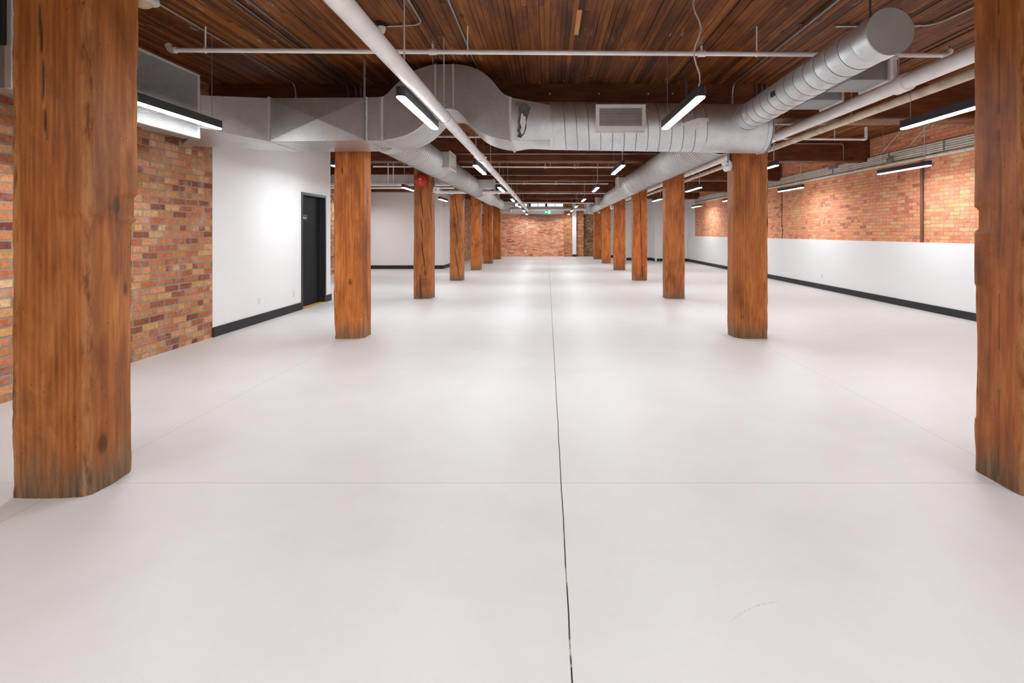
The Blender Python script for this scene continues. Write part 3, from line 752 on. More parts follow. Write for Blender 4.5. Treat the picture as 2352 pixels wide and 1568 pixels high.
# plain fitting, end flange and cap
XE = 2.60
e = MB(); e.loft([circ(1.85, R0 + 0.004), circ(XE - 0.05, R0 + 0.004), circ(XE - 0.05, R0 + 0.010), circ(XE - 0.035, R0 + 0.010), circ(XE - 0.035, R0 + 0.004), circ(XE, R0 + 0.004)])
e.build('end_fitting', 'duct', dt, smooth=40)
MB().loft([circ(XE + 0.001, R0 + 0.012), circ(XE + 0.014, R0 + 0.012)]).build('end_cap', 'duct_dark', dt, smooth=40)
e = MB(); e.box(XE + 0.015, XE + 0.045, Yc - 0.12, Yc + 0.25, zc(XE) - 0.27, zc(XE) + 0.20); e.build('end_plate', 'duct_dark', dt, smooth=0)
# supply grille
def P2(px, py, Y): p = P(px, py, Y); return p.x, p.z
gx0, gz1 = P2(1368, 240, 5.86); gx1, gz0 = P2(1483, 298, 5.86)
g = MB(); yy0, yy1 = 5.845, 5.865; b_ = 0.042
g.box(gx0, gx1, yy0, yy1, gz1 - b_, gz1); g.box(gx0, gx1, yy0, yy1, gz0, gz0 + b_)
g.box(gx0, gx0 + b_, yy0, yy1, gz0 + b_, gz1 - b_); g.box(gx1 - b_, gx1, yy0, yy1, gz0 + b_, gz1 - b_)
ga = g.build('grille_frame', 'grille', dt, smooth=0, bevel=0.003)
mb = MB(); nsl = 16
for k in range(nsl):
    zz = gz0 + b_ + (gz1 - gz0 - 2*b_) * (k + 0.5) / nsl
    mb.add([(gx0+b_, yy0+.002, zz-.0035), (gx1-b_, yy0+.002, zz-.0035), (gx1-b_, yy0+.002, zz+.0015), (gx0+b_, yy0+.002, zz+.0015),
            (gx0+b_, yy0+.008, zz-.001), (gx1-b_, yy0+.008, zz-.001), (gx1-b_, yy0+.008, zz+.003), (gx0+b_, yy0+.008, zz+.003)],
           [(0,1,2,3),(4,7,6,5),(0,4,5,1),(3,2,6,7),(0,3,7,4),(1,5,6,2)])
mb.build('louvre_slats', 'grille', ga, smooth=0, loc=(0,0,0))
MB().box(gx0 + 0.02, gx1 - 0.02, yy1 - 0.004, yy1 + 0.002, gz0 + 0.02, gz1 - 0.02).build('grille_throat', 'dark', ga, smooth=0, loc=(0,0,0))
MB().box(gx0 + 0.008, gx1 - 0.012, yy1 + 0.006, 6.05, gz0 - 0.022, gz1 - 0.03).build('grille_collar', 'duct', ga, smooth=0, loc=(0,0,0))
# torn tape and paper, red arrows
def ragged(name, mat, pix, Yfun, parent, thick=0.003):
    vs = []
    for px, py in pix:
        p = P(px, py, Yfun(px, py)); vs.append((p.x, p.y, p.z))
    n = len(vs); back = [(a, b + thick, c) for a, b, c in vs]
    return MB().add(vs + back, [tuple(range(n)), tuple(range(2*n-1, n-1, -1))] + [(i, (i+1) % n, n + (i+1) % n, n + i) for i in range(n)]).build(name, mat, parent, smooth=0)
ty = lambda px, py: 5.805 + max(0, (px - 1205)) * 0.0004
ragged('torn_tape', 'tape_grey', [(1184,237),(1190,235),(1198,238),(1204,234),(1212,238),(1219,247),(1216,256),(1212,268),(1209,280),(1209,295),(1204,308),(1196,317),(1188,314),(1192,306),(1188,300),(1192,290),(1190,278),(1193,268),(1194,255),(1192,244)], ty, dt)
ragged('torn_paper', 'tape_white', [(1197,262),(1201,260),(1202,266),(1207,268),(1208,280),(1206,292),(1203,305),(1198,309),(1195,300),(1198,292),(1194,281),(1196,272)], lambda a, b: ty(a, b) - 0.004, dt)
def ycyl(px, py):      # depth of the front of the round section along the pixel's ray
    k = (CY - py) / F; q = 0.0
    A = 1 + k*k; B = -2 * (Yc + k * (zc(1.5) - H)); Cc = Yc**2 + (zc(1.5) - H)**2 - (R0 + 0.007)**2
    disc = max(B*B - 4*A*Cc, 0); return (-B - math.sqrt(disc)) / (2*A)
def curved_patch(name, mat, rows, parent):      # rows: (py, px_left, px_right)
    vs = []; n = 8
    for py, a, b in rows:
        for i in range(n + 1):
            px = a + (b - a) * i / n; p = P(px, py, ycyl(px, py)); vs.append((p.x, p.y - 0.0005, p.z))
    m = len(rows); fs = [(r*(n+1)+i, r*(n+1)+i+1, (r+1)*(n+1)+i+1, (r+1)*(n+1)+i) for r in range(m-1) for i in range(n)]
    o = MB().add(vs, fs).build(name, mat, parent, smooth=0)
    md = o.modifiers.new('thickness', 'SOLIDIFY'); md.thickness = 0.002; return o
curved_patch('torn_paper', 'tape_white', [(271, 1605, 1626), (275, 1590, 1628), (280, 1578, 1624), (285, 1562, 1620), (288, 1566, 1617), (291, 1585, 1612), (294, 1590, 1602), (297, 1594, 1597)], dt)
rt = MB()
for px, py in [(749,328),(761,333),(773,339),(785,342),(795,346)]:
    Y = (zb_ - 0.004 - H) * F / (CY - py); p = P(px, py, Y); s_ = 0.008
    rt.add([(p.x - s_, Y - s_, zb_ - 0.012), (p.x + s_, Y - s_, zb_ - 0.012), (p.x, Y + s_*1.6, zb_ - 0.012), (p.x - s_, Y - s_, zb_ - 0.010), (p.x + s_, Y - s_, zb_ - 0.010), (p.x, Y + s_*1.6, zb_ - 0.010)],
           [(0,1,2),(3,5,4),(0,3,4,1),(1,4,5,2),(2,5,3,0)])
rt.build('red_arrow_marks', 'red_paint', dt, smooth=0)
# hanger straps
hs = MB(); hs.box((836-CX)/S0, (841-CX)/S0, YF0 - 0.018, YF0 - 0.013, zb_, ZD); hs.build('hanger_strap', 'conduit', dt, smooth=0)
for px in (821, 1582):
    p = P(px, 200, 6.5); MB().box(p.x - 0.013, p.x + 0.013, 6.612, 6.617, zc(0), ZD).build('hanger_strap', 'dark_conduit', dt, smooth=0)

# transition to the return air box on the left wall
tr = MB()
A = [P(461, 219, 5.19), P(461, 293, 5.19)]
tr.add([(-3.505, 5.19, A[0].z), (xa, YF0, zt - .005), (xa, YB0, zt - .005), (XL + 0.01, 6.25, A[0].z),
        (-3.505, 5.19, A[1].z), (xa, YF0, zb_ - .01), (xa, YB0, zb_ - .01), (XL + 0.01, 6.25, A[1].z),
        ((-3.505 + xa)/2, (5.19 + YF0)/2 - 0.012, (A[0].z + A[1].z)/2)],
       [(0,3,2,1),(4,5,6,7),(0,1,8),(1,5,8),(5,4,8),(4,0,8),(1,2,6,5),(2,3,7,6),(3,0,4,7)])
tr.build('angled_transition', 'duct_panel', dt, smooth=0)
pl = thing('return_air_box', (-3.98, 4.3, 2.35), 'sheet-metal return air box with an eggcrate grille high on the left brick wall', 'vent')
PX0, PX1, PY0, PY1, PZ0, PZ1 = -3.68, -3.52, 3.36, 5.19, 2.345, 2.985
MB().box(PX0, PX1 - 0.03, PY0, PY1, PZ0, PZ1).build('box_body', 'duct_dark', pl, smooth=0)
MB().box(XL + 0.02, PX1 - 0.015, 3.33, 3.359, 2.62, PZ1).build('dark_end_sheet', 'dark', pl, smooth=0)  # added dark sheet blackening the gap between the box and the brick wall
fr = MB(); yA, yB = PY0, PY1
fr.box(PX1-0.03, PX1+0.012, yA, yB, PZ0, PZ0+0.022); fr.box(PX1-0.03, PX1+0.012, yA, yB, PZ1-0.022, PZ1)
fr.box(PX1-0.03, PX1+0.012, yA, yA+0.022, PZ0+0.022, PZ1-0.022); fr.box(PX1-0.03, PX1+0.012, yB-0.035, yB, PZ0+0.022, PZ1-0.022)
fr.build('grille_frame', 'duct_clean', pl, smooth=0)
eg = MB(); pz = 0.022
k = PZ0 + 0.03
while k < PZ1 - 0.025: eg.box(PX1-0.012, PX1+0.004, yA+0.022, yB-0.035, k, k+0.0022); k += 0.0165
k = yA + 0.03
while k < yB - 0.04: eg.box(PX1-0.012, PX1+0.004, k, k+0.0022, PZ0+0.022, PZ1-0.022); k += 0.0165
eg.build('eggcrate', 'eggcrate', pl, smooth=0)

# ---------------------------------------------------------------- round branch ducts
da = thing('branch_duct', (2.27, 3.41, 2.58), 'spiral duct coming toward the viewer at upper right, closed by a round cap', 'duct')
AX, AZ, AR = 2.274, H + 1.33, 0.150
spiral('spiral_tube', 'Y', (AX, 3.47, AZ), 2.52, AR, 0.172, -0.012, da, 'duct', rid=0.0015, seg=40)
seams('lock_seam', 'Y', (AX, 3.47, AZ), 2.50, AR - 0.0005, 0.172, -0.012, da, w_=0.0011)
MB().disc((AX, 3.55, AZ), (0, -1, 0), AR + 0.005, 0.135, 48).build('end_collar', 'duct', da, smooth=40)
MB().disc((AX, 3.415, AZ), (0, -1, 0), AR + 0.008, 0.012, 48).build('end_cap', 'cap', da, smooth=40)
MB().disc((AX, 5.80, AZ - 0.028), (0, 1, 0), AR + 0.006, 0.22, 48).build('saddle_collar', 'duct', da, smooth=40)
for (ya, yb, zb2) in [(3.93, 4.28, H + 1.165), (4.54, 4.90, H + 1.168)]:
    bx = MB().box(AX + 0.05, 2.60, ya, yb, zb2, zb2 + 0.25).build('takeoff_box', 'duct_dark', da, smooth=0)
    l = MB(); X0, X1 = 2.60, 2.615
    l.box(X0, X1, ya-.015, yb+.015, zb2-.015, zb2+.012); l.box(X0, X1, ya-.015, yb+.015, zb2+.235, zb2+.265)
    l.box(X0, X1, ya-.015, ya+.012, zb2+.012, zb2+.235); l.box(X0, X1, yb-.012, yb+.015, zb2+.012, zb2+.235)
    for q in range(9): zz = zb2 + 0.025 + q * 0.023; l.box(X0 + .002, X1 - .003, ya + .012, yb - .012, zz, zz + .006)
    l.build('register', 'duct_clean', bx, smooth=0, loc=(0, 0, 0))
pr = P(1776, 231, 4.75)
MB().box(AX - AR - 0.014, AX - AR + 0.01, 4.79, 4.86, AZ - 0.055, AZ - 0.01).build('damper_tag', 'black', da, smooth=0)
ragged('torn_paper', 'tape_white', [(1705,262),(1709,258),(1712,266),(1720,270),(1728,272),(1726,278),(1716,276),(1712,282),(1707,276),(1709,270)], lambda a, b: 5.53, da)
MB().disc((AX - 0.04, 5.76 - 0.001, AZ - 0.09), (0, -1, 0), 0.011, 0.002, 12).build('yellow_sticker', 'yellow', da)
hr = P(2023, 8, 3.5)
MB().tube([(AX, 3.62, AZ + AR), (AX, 3.62, ZD)], 0.008, 8).build('hanger_rod', 'dark_conduit', da)

def register_box(parent, side, xin, xout, ya, yb, z0, z1, slats=8, n='takeoff_box'):
    bx = MB().box(min(xin, xout), max(xin, xout), ya, yb, z0, z1).build(n, 'duct_clean' if side > 0 else 'duct_clean', parent, smooth=0)
    l = MB(); X0, X1 = (xout, xout + 0.016 * side); a, b = min(X0, X1), max(X0, X1); q = 0.022
    l.box(a, b, ya-q, yb+q, z0-q, z0+.006); l.box(a, b, ya-q, yb+q, z1-.006, z1+q); l.box(a, b, ya-q, ya+.006, z0, z1); l.box(a, b, yb-.006, yb+q, z0, z1)
    for k in range(slats): zz = z0 + 0.01 + (z1 - z0 - 0.02) * (k + 0.5) / slats; l.box(a + .003, b - .003, ya, yb, zz - .005, zz + .003)
    for k in range(6): yy = ya + (yb - ya) * (k + 0.5) / 6; l.box(a + .004, b - .004, yy - .002, yy + .002, z0, z1)
    l.build('register', 'grille_cream', bx, smooth=0, loc=(0, 0, 0))
dl = thing('branch_duct', (-2.157, 6.6, 2.45), 'spiral duct running to the back above the left columns', 'duct')
BLX, BLZ, BR = -2.034, H + 1.245, 0.236
MB().disc((BLX, 6.36, BLZ), (0, 1, 0), BR + 0.008, 0.24, 40).build('collar', 'duct_clean', dl, smooth=40)
spiral('spiral_tube', 'Y', (BLX, 6.45, BLZ), 8.56, BR, 0.10, 0, dl, 'duct_clean', rid=0.005, seg=40)
seams('lock_seam', 'Y', (BLX, 6.45, BLZ), 8.5, BR + 0.001, 0.10, 0, dl, w_=0.0022)
rf = lambda v: 0.236 if v < 4.0 else (0.236 - 0.045 * min(1, (v - 4.0) / 0.6))
e = MB(); st = [0, 0.02, 0.06, 4.0, 4.6, 9.5]
e.loft([[(BLX + (rf(v) + (0.008 if 0.02 <= v <= 0.06 else 0)) * math.sin(2*math.pi*j/32), 15.0 + v, BLZ - (0.0 if v < 4 else 0.03) + (rf(v) + (0.008 if 0.02 <= v <= 0.06 else 0)) * math.cos(2*math.pi*j/32)) for j in range(32)] for v in st])
e.build('smooth_tube', 'duct_clean', dl, smooth=40)
register_box(dl, 1, -2.03, -1.70, 8.88, 9.48, H + 1.12, H + 1.39, 10)
register_box(dl, 1, -2.03, -1.43, 13.58, 14.05, H + 1.17, H + 1.39, 6)
register_box(dl, 1, -2.03, -1.81, 18.77, 19.3, H + 1.19, H + 1.38, 6)
register_box(dl, 1, -2.03, -1.65, 22.0, 22.5, H + 1.06, H + 1.31, 6)
MB().box(-2.2, -1.68, 23.8, 24.2, H + 0.94, H + 1.04).build('end_register', 'duct_clean', dl, smooth=0)

drr = thing('branch_duct', (2.2, 6.5, 2.4), 'spiral duct running to the back above the right columns, narrowing with distance', 'duct')
BX = 2.17
def stepf(v, pts):
    for (a, ra), (b, rb) in zip(pts, pts[1:]):
        if v <= b: return ra + (rb - ra) * max(0, (v - a)) / (b - a)
    return pts[-1][1]
rR = lambda v: stepf(v, [(0, .255), (6.6, .255), (7.2, .225), (11.5, .225), (12.1, .17), (20, .17)])
zR = lambda v: stepf(v, [(0, 0), (6.6, 0), (7.2, -.03), (11.5, -.05), (12.1, -.11), (20, -.15)])
spiral('spiral_tube', 'Y', (BX, 6.40, H + 1.225), 6.4, 0.255, 0.10, 0, drr, 'duct_clean', rid=0.005, seg=40)
seams('lock_seam', 'Y', (BX, 6.40, H + 1.225), 6.3, 0.256, 0.10, 0, drr, w_=0.0022)
e = MB(); rings = []
for v in [6.4, 6.42, 6.46, 6.6, 7.2, 7.24, 11.5, 12.1, 12.14, 17.4]:
    rr = rR(v) + (0.008 if 6.42 <= v <= 6.46 else 0)
    rings.append([(BX + rr * math.sin(2*math.pi*j/32), 6.40 + v, H + 1.225 + zR(v) + rr * math.cos(2*math.pi*j/32)) for j in range(32)])
e.loft(rings).build('smooth_tube', 'duct_clean', drr, smooth=40)
register_box(drr, -1, 2.2, 1.86, 13.4, 13.9, H + 1.16, H + 1.43, 6)
register_box(drr, -1, 2.2, 1.89, 19.7, 20.2, H + 1.05, H + 1.33, 6)
register_box(drr, -1, 2.2, 1.90, 23.0, 23.5, H + 1.06, H + 1.25, 6)
MB().box(1.95, 2.35, 23.5, 23.8, H + 0.93, H + 1.3).build('end_register', 'duct_clean', drr, smooth=0)

# ---------------------------------------------------------------- background duct in the left bay
o = MB().box(-7.05, -2.50, 13.7, 14.15, H + 1.30, H + 1.535).build('rectangular_duct', 'duct_clean', smooth=0)
rebase(o, (-4.8, 13.9, H + 1.30)); tag(o, 'flat grey rectangular duct crossing behind the column with the red bell', 'duct')
MB().box(-3.73, -3.70, 13.685, 14.165, H + 1.285, H + 1.55).build('flange', 'duct_clean', o, smooth=0, loc=-Vector(o.location))
for X_ in (-4.24, -4.10, -3.46): MB().box(X_ - .012, X_ + .012, 13.68, 13.7, H + 1.3, ZD).build('hanger_strap', 'pipe', o, smooth=0, loc=-Vector(o.location))

# ---------------------------------------------------------------- pipes
def pipe(name, pts, r, mat, label, cat='pipe', seg=14, bend=0.0, group=None, parts=()):
    mb = MB().tube(pts, r, seg, bend); o = mb.build(name, mat, None, smooth=50)
    c = Vector(pts[0]); rebase(o, c); tag(o, label, cat, group)
    return o
def couple(parent, c, axis, r, h, mat='pipe', name='coupling'):
    c = Vector(c); a = Vector(axis).normalized()
    return MB().disc(c - a * h / 2, a, r, h, 20).build(name, mat, parent, loc=-Vector(parent.location))
def rod(parent, x_, y_, z0, r=0.005, mat='cord', name='hanger_rod'):
    return MB().tube([(x_, y_, z0), (x_, y_, ZD)], r, 6).build(name, mat, parent, loc=-Vector(parent.location))
def ring(parent, x_, y_, z_, r, axis='Y', mat='cord', w_=0.012):
    mb = MB(); pts = []
    for k in range(25):
        a = 2*math.pi*k/24
        pts.append((x_ + r*math.cos(a), y_, z_ + r*math.sin(a)) if axis == 'Y' else (x_, y_ + r*math.cos(a), z_ + r*math.sin(a)))
    mb.tube(pts, w_ / 2, 6); return mb.build('hanger_ring', mat, parent, loc=-Vector(parent.location))

# main sprinkler riser line
MPX, MPZ, MPR = -1.036, H + 1.157, 0.059
mp = pipe('sprinkler_main', [(MPX, -5.0, MPZ), (MPX, 28.35, MPZ)], MPR, 'pipe', 'large white sprinkler main running overhead from the top of the frame to the far wall', seg=24)
for y_ in (7.95, 15.8, 20.2, 24.3): couple(mp, (MPX, y_, MPZ), (0,1,0), MPR + 0.012, 0.12)
for y_ in (7.95, 15.8, 20.2):
    MB().tube([(MPX - .1, y_, MPZ), (MPX + .1, y_, MPZ)], 0.014, 8).build('coupling_bolt', 'pipe', mp, loc=-Vector(mp.location))
for y_ in (5.15, 9.4, 13.5, 17.6, 21.7): ring(mp, MPX, y_, MPZ, MPR + 0.006, 'Y', 'cord', 0.008); rod(mp, MPX, y_, MPZ + MPR)
# cross connection above the fourth bay
xm_ = pipe('cross_main', [(-2.96, 14.55, MPZ - .02), (MPX + 0.10, 14.55, MPZ - .02)], 0.052, 'pipe', 'short white cross pipe joining the sprinkler main beside the fourth left column', seg=18)
MB().tube([(-2.96, 14.55, MPZ - .02), (-3.05, 14.55, MPZ), (-3.10, 14.55, MPZ + .1)], 0.062, 16, 0.05).build('elbow', 'pipe', xm_, loc=-Vector(xm_.location))
couple(xm_, (-2.7, 14.55, MPZ - .02), (1,0,0), 0.066, 0.08)
couple(xm_, (-1.36, 14.55, MPZ - .02), (1,0,0), 0.062, 0.06)
# far transverse main
fm = pipe('far_main', [(-3.2, 28.3, H + 1.27), (2.15, 28.3, H + 1.27)], 0.085, 'pipe', 'thick white pipe crossing in front of the white band on the far wall', seg=20)
for X_ in (-2.4, -0.9, 0.9): rod(fm, X_, 28.3, H + 1.35)
MB().box(-1.12, -1.02, 28.18, 28.42, H + 1.10, H + 1.62).build('valve_body', 'pipe_beige', fm, smooth=0, loc=-Vector(fm.location))
MB().tube([(2.12, 28.3, H + 1.0), (2.12, 28.3, H + 1.6)], 0.05, 12).build('riser_stub', 'pipe', fm, loc=-Vector(fm.location))

# sprinkler branch lines across the bays
def branch(pl_, y_, xa_, za_, xb_, zb2_, r, label, hang, tees, endL=None, endR=None):
    o = pipe('sprinkler_branch', [(xa_, y_, za_), (xb_, y_, zb2_)], r, 'pipe', label, seg=14, group='white sprinkler branch pipes across the bays')
    for X_ in hang:
        zz = za_ + (zb2_ - za_) * (X_ - xa_) / (xb_ - xa_); ring(o, X_, y_, zz, r + 0.004, 'X', 'pipe', 0.008); rod(o, X_, y_, zz + r, 0.0075, 'pipe')
    for X_ in tees:
        zz = za_ + (zb2_ - za_) * (X_ - xa_) / (xb_ - xa_); couple(o, (X_, y_, zz), (1,0,0), r + 0.008, 0.07, name='tee_fitting')
        h_ = MB().tube([(X_, y_, zz + r), (X_, y_, zz + r + 0.05)], 0.012, 8).build('sprinkler_head', 'pipe', o, loc=-Vector(o.location))
        MB().disc((X_, y_, zz + r + 0.05), (0,0,1), 0.009, 0.03, 8, 0.016).build('deflector', 'steel', h_, loc=(0,0,0))
    return o
b1 = branch(1, 4.87, (400-CX)*4.87/F, H + (CY-115)*4.87/F, (2178-CX)*4.87/F, H + (CY-127)*4.87/F, 0.022, 'nearest white sprinkler branch, slung just below the boards with its ends in elbows',
            [P(472,0,4.87).x, P(1074,0,4.87).x, P(1738,0,4.87).x], [P(994,0,4.87).x, P(1611,0,4.87).x])
p = P(400,115,4.87); MB().tube([(p.x + .02, 4.87, p.z), (p.x - .03, 4.87, p.z), (p.x - .06, 4.87, p.z + .05)], 0.030, 14, 0.03).build('elbow', 'pipe', b1, loc=-Vector(b1.location))
p = P(2172,127,4.87); MB().tube([(p.x - .03, 4.87, p.z), (p.x + .02, 4.87, p.z), (p.x + .045, 4.87, p.z + .05)], 0.028, 14, 0.02).build('elbow', 'pipe', b1, loc=-Vector(b1.location))
MB().tube([(p.x + .045, 4.87, p.z + .05), (p.x + .045, 4.87, p.z + .09)], 0.012, 8).build('sprinkler_head', 'steel', b1, loc=-Vector(b1.location))
# connection of the branch to the right main
pc = P(2049, 126, 4.87)
MB().tube([(pc.x, 4.87, pc.z - 0.0), (pc.x + 0.02, 4.87, H + 1.40)], 0.034, 14).build('drop_nipple', 'pipe', b1, loc=-Vector(b1.location))
couple(b1, (pc.x, 4.87, pc.z), (0,0,1), 0.046, 0.09, name='tee_fitting')
b2 = branch(2, 9.30, -4.3, H + 1.745, 5.72, H + 1.68, 0.020, 'second white sprinkler branch, passing under the duct arch and ending in an elbow', [-3.5, -0.16, 1.0, 5.2], [0.6])
MB().tube([(5.70, 9.3, H + 1.68), (5.77, 9.3, H + 1.68), (5.77, 9.3, H + 1.90)], 0.026, 14, 0.04).build('elbow', 'pipe', b2, loc=-Vector(b2.location))
branch(3, 13.45, -4.56, H + 1.72, 2.0, H + 1.70, 0.024, 'third white sprinkler branch, crossing behind the second pair of pendants', [-3.46, 0.08, 0.8, 1.6], [-0.05, 0.72])
branch(4, 17.7, -3.7, H + 1.685, 2.1, H + 1.665, 0.024, 'fourth white sprinkler branch, between the third and fourth pairs of pendants', [-0.7, 0.9, 1.7], [-0.8, 0.3])
branch(5, 22.0, -2.8, H + 1.67, 2.6, H + 1.66, 0.024, 'fifth white sprinkler branch, just in front of the sixth beam', [-0.6, 0.6, 1.3], [0.0, 1.45])
branch(6, 26.4, -2.1, H + 1.53, 2.4, H + 1.49, 0.036, 'farthest and thickest white sprinkler branch, just before the high windows', [-1.4, 0.0, 1.6], [])

# right side mains
rp = pipe('sprinkler_main', [(3.33, -5.0, H + 1.392), (3.33, 24.6, H + 1.392)], 0.068, 'pipe', 'thick white pipe along the upper right, passing behind the broad column', seg=24)
for y_, rr in ((4.82, 0.085), (9.1, 0.080), (13.3, 0.078), (17.2, 0.078)): couple(rp, (3.33, y_, H + 1.392), (0,1,0), rr, 0.16)
for y_ in (4.87, 7.4, 9.5, 11.8, 14.5): ring(rp, 3.33, y_, H + 1.392, 0.078, 'Y', 'cord', 0.008); rod(rp, 3.33, y_, H + 1.46)
rb = pipe('heating_pipe', [(3.73, -5.0, H + 1.39), (3.73, 24.6, H + 1.39)], 0.046, 'pipe_beige', 'thinner yellowed pipe running right beside the thick white one', seg=20)
for y_ in (6.3, 9.0, 12.0): ring(rb, 3.73, y_, H + 1.39, 0.050, 'Y', 'cord', 0.006); rod(rb, 3.73, y_, H + 1.43, 0.003)

# conduit bank on the right brick wall
zs_ = [1.548, 1.513, 1.476, 1.439, 1.402]
NB = ['topmost', 'second from top', 'third from top', 'fourth from top', 'fifth from top']
bank = []
for k, z_ in enumerate(zs_):
    o = pipe('conduit', [(XR - 0.03 - 0.012, -5.0, H + z_), (XR - 0.03 - 0.012, 23.5, H + z_)], 0.0155 + (0.0025 if k % 2 else 0), 'bank', 'cream painted conduit, %s of the bank high on the right brick wall' % NB[k], 'conduit', seg=10, group='cream conduits along the right brick wall')
    bank.append(o)
for y_ in (8.7, 10.1, 12.1, 16.0): MB().box(XR - 0.065, XR - 0.001, y_, y_ + 0.035, H + 1.385, H + 1.57).build('conduit_strap', 'duct_dark', bank[0], smooth=0, loc=-Vector(bank[0].location))
o = pipe('conduit', [(XR - 0.04, -5.0, H + 1.335), (XR - 0.04, 23.5, H + 1.335)], 0.030, 'bank', 'thick cream pipe under the bank of conduits on the right brick wall', 'pipe', seg=14)
for y_ in (8.3, 9.9, 11.3, 14.0): couple(o, (XR - 0.04, y_, H + 1.335), (0,1,0), 0.038, 0.06, 'bank')
for (y_, zz, L, nm) in ((11.9, 1.53, 0.30, 'grey junction box on the conduit bank just right of the broad column'), (9.98, 1.40, 0.13, 'small grey junction box under the conduits above the second long pendant')):
    o = MB().box(XR - 0.115, XR - 0.062, y_, y_ + L, H + zz - 0.045, H + zz + 0.045).build('junction_box', 'duct_dark', smooth=0, bevel=0.004); rebase(o, (XR - 0.09, y_ + L/2, H + zz)); tag(o, nm, 'junction box')
pipe('wall_pipe', [(XR - 0.035, 9.27, 1.215), (XR - 0.035, 9.27, H + 1.30)], 0.026, 'brown_pipe', 'dark brown vertical pipe on the right brick wall', 'pipe')
pipe('wall_cable', [(XR - 0.01, 14.84, 1.215), (XR - 0.01, 14.8, 1.45), (XR - 0.01, 14.86, 1.6), (XR - 0.01, 14.84, H + 1.30)], 0.008, 'black', 'thin black cable dropping down the right brick wall', 'cable', seg=8)
# conduits up at the boards
def cond(pts, label, r=0.0105, mat='conduit', bend=0.06): return pipe('conduit', pts, r, mat, label, 'conduit', seg=10, bend=bend)
ZC = ZD - 0.018
cond([(-2.60, -5, ZC), (-2.60, 6.35, ZC), (-2.60, 6.70, ZC - 0.04), (-2.60, 6.735, ZC - .25)], 'left one of the pair of steel conduits on the boards at upper left', mat='dark_conduit')
cond([(-2.495, -5, ZC), (-2.495, 6.35, ZC), (-2.495, 6.70, ZC - 0.04), (-2.495, 6.735, ZC - .25)], 'right one of the pair of steel conduits on the boards at upper left', mat='dark_conduit')
cond([(-3.285, 4.35, ZC), (-3.285, 6.70, ZC), (-3.285, 6.72, H + 1.60)], 'single steel conduit leaving the beige ceiling detector and bending down the beam', bend=0.12)
cond([(-0.825, -5, ZC), (-0.825, 6.74, ZC)], 'straight steel conduit on the boards left of centre', mat='conduit')
cond([(-1.155, -5, ZC), (-1.155, 4.78, ZC), (-1.50, 4.82, ZC)], 'steel conduit on the boards turning sideways to the white ceiling lamp', bend=0.12)
cond([(2.42, -5, ZC), (2.42, 6.70, ZC), (2.42, 6.735, H + 1.5)], 'steel conduit on the boards at right, bending down the beam', r=0.012, bend=0.12)
cond([(2.7, 4.82, ZC), (3.60, 4.80, ZC), (3.66, 4.45, ZC), (3.70, 2.0, ZC)], 'bent steel conduit leaving the capped duct end toward the right foreground column', r=0.011, bend=0.12)
for k, X_ in enumerate((2.74, 2.81, 2.88)): cond([(X_, 6.735, H + 1.40), (X_, 6.735, ZD)], '%s of three short vertical conduits on the beam above the broad column' % ['leftmost', 'middle', 'rightmost'][k], r=0.015, mat='dark_conduit')
cond([(3.2, 9.16, ZC), (7.0 - 0.23, 9.16, ZC)], 'front one of two steel conduits crossing the boards at right, behind the pipes')
cond([(3.2, 9.24, ZC), (7.0 - 0.23, 9.24, ZC)], 'rear one of two steel conduits crossing the boards at right, behind the pipes')
cond([(XR - .03, 9.78, ZD), (XR - .03, 10.45, H + 1.56)], 'left one of two slanted conduits dropping to the conduit bank', mat='bank')
cond([(XR - .03, 9.05, ZD), (XR - .03, 9.65, H + 1.57)], 'right one of two slanted conduits dropping to the conduit bank', mat='bank')
cond([(4.6, 10.79, H + 1.86), (6.22, 10.79, H + 1.86), (6.22, 10.79, H + 1.52)], 'conduit on the third beam bending down near the right wall', mat='conduit', bend=0.08)
for i, (y_, X0, X1) in enumerate([(10.80, -2.2, 2.3), (14.85, -3.4, 2.2)]):
    cond([(X0, y_, H + 1.645), (X1, y_, H + 1.645)], 'thin conduit along the face of the %s beam' % ['third', 'fourth'][i], r=0.012)
for k, zz in enumerate((1.243, 1.165)):
    pipe('heating_pipe', [(-7.0, 13.55, H + zz), (-2.45, 13.55, H + zz)], 0.030 - 0.006 * k, 'pipe', ['upper', 'lower'][k] + ' white pipe under the flat grey duct in the left bay')

# ---------------------------------------------------------------- small devices
dd = thing('ceiling_detector', (-3.36, 4.30, ZD), 'round beige device on the boards at the top of the left foreground column', 'detector')
MB().disc((-3.36, 4.30, ZD), (0,0,-1), 0.095, 0.03, 28).build('base_plate', 'plastic', dd)
MB().dome((-3.39, 4.30, ZD - 0.03), (0,0,-1), 0.075, 0.045, 28).build('cover', 'beige', dd)
cl = thing('ceiling_lamp', (-1.555, 4.80, ZD), 'small white bulb lamp on the boards, half behind the sprinkler main', 'lamp')
MB().disc((-1.555, 4.80, ZD), (0,0,-1), 0.05, 0.035, 20).build('base_plate', 'black', cl)
MB().dome((-1.545, 4.80, ZD - 0.035), (0,0,-1), 0.036, 0.07, 20).build('bulb', 'plastic', cl)
o = MB().box(0.262, 0.306, 4.50, 5.06, ZD - 0.008, ZD - 0.004 + 0.004).build('wood_patch', 'patchwood', smooth=0); rebase(o, (0.284, 4.78, ZD - 0.008)); tag(o, 'single pale batten among the ceiling boards near top centre', 'batten')
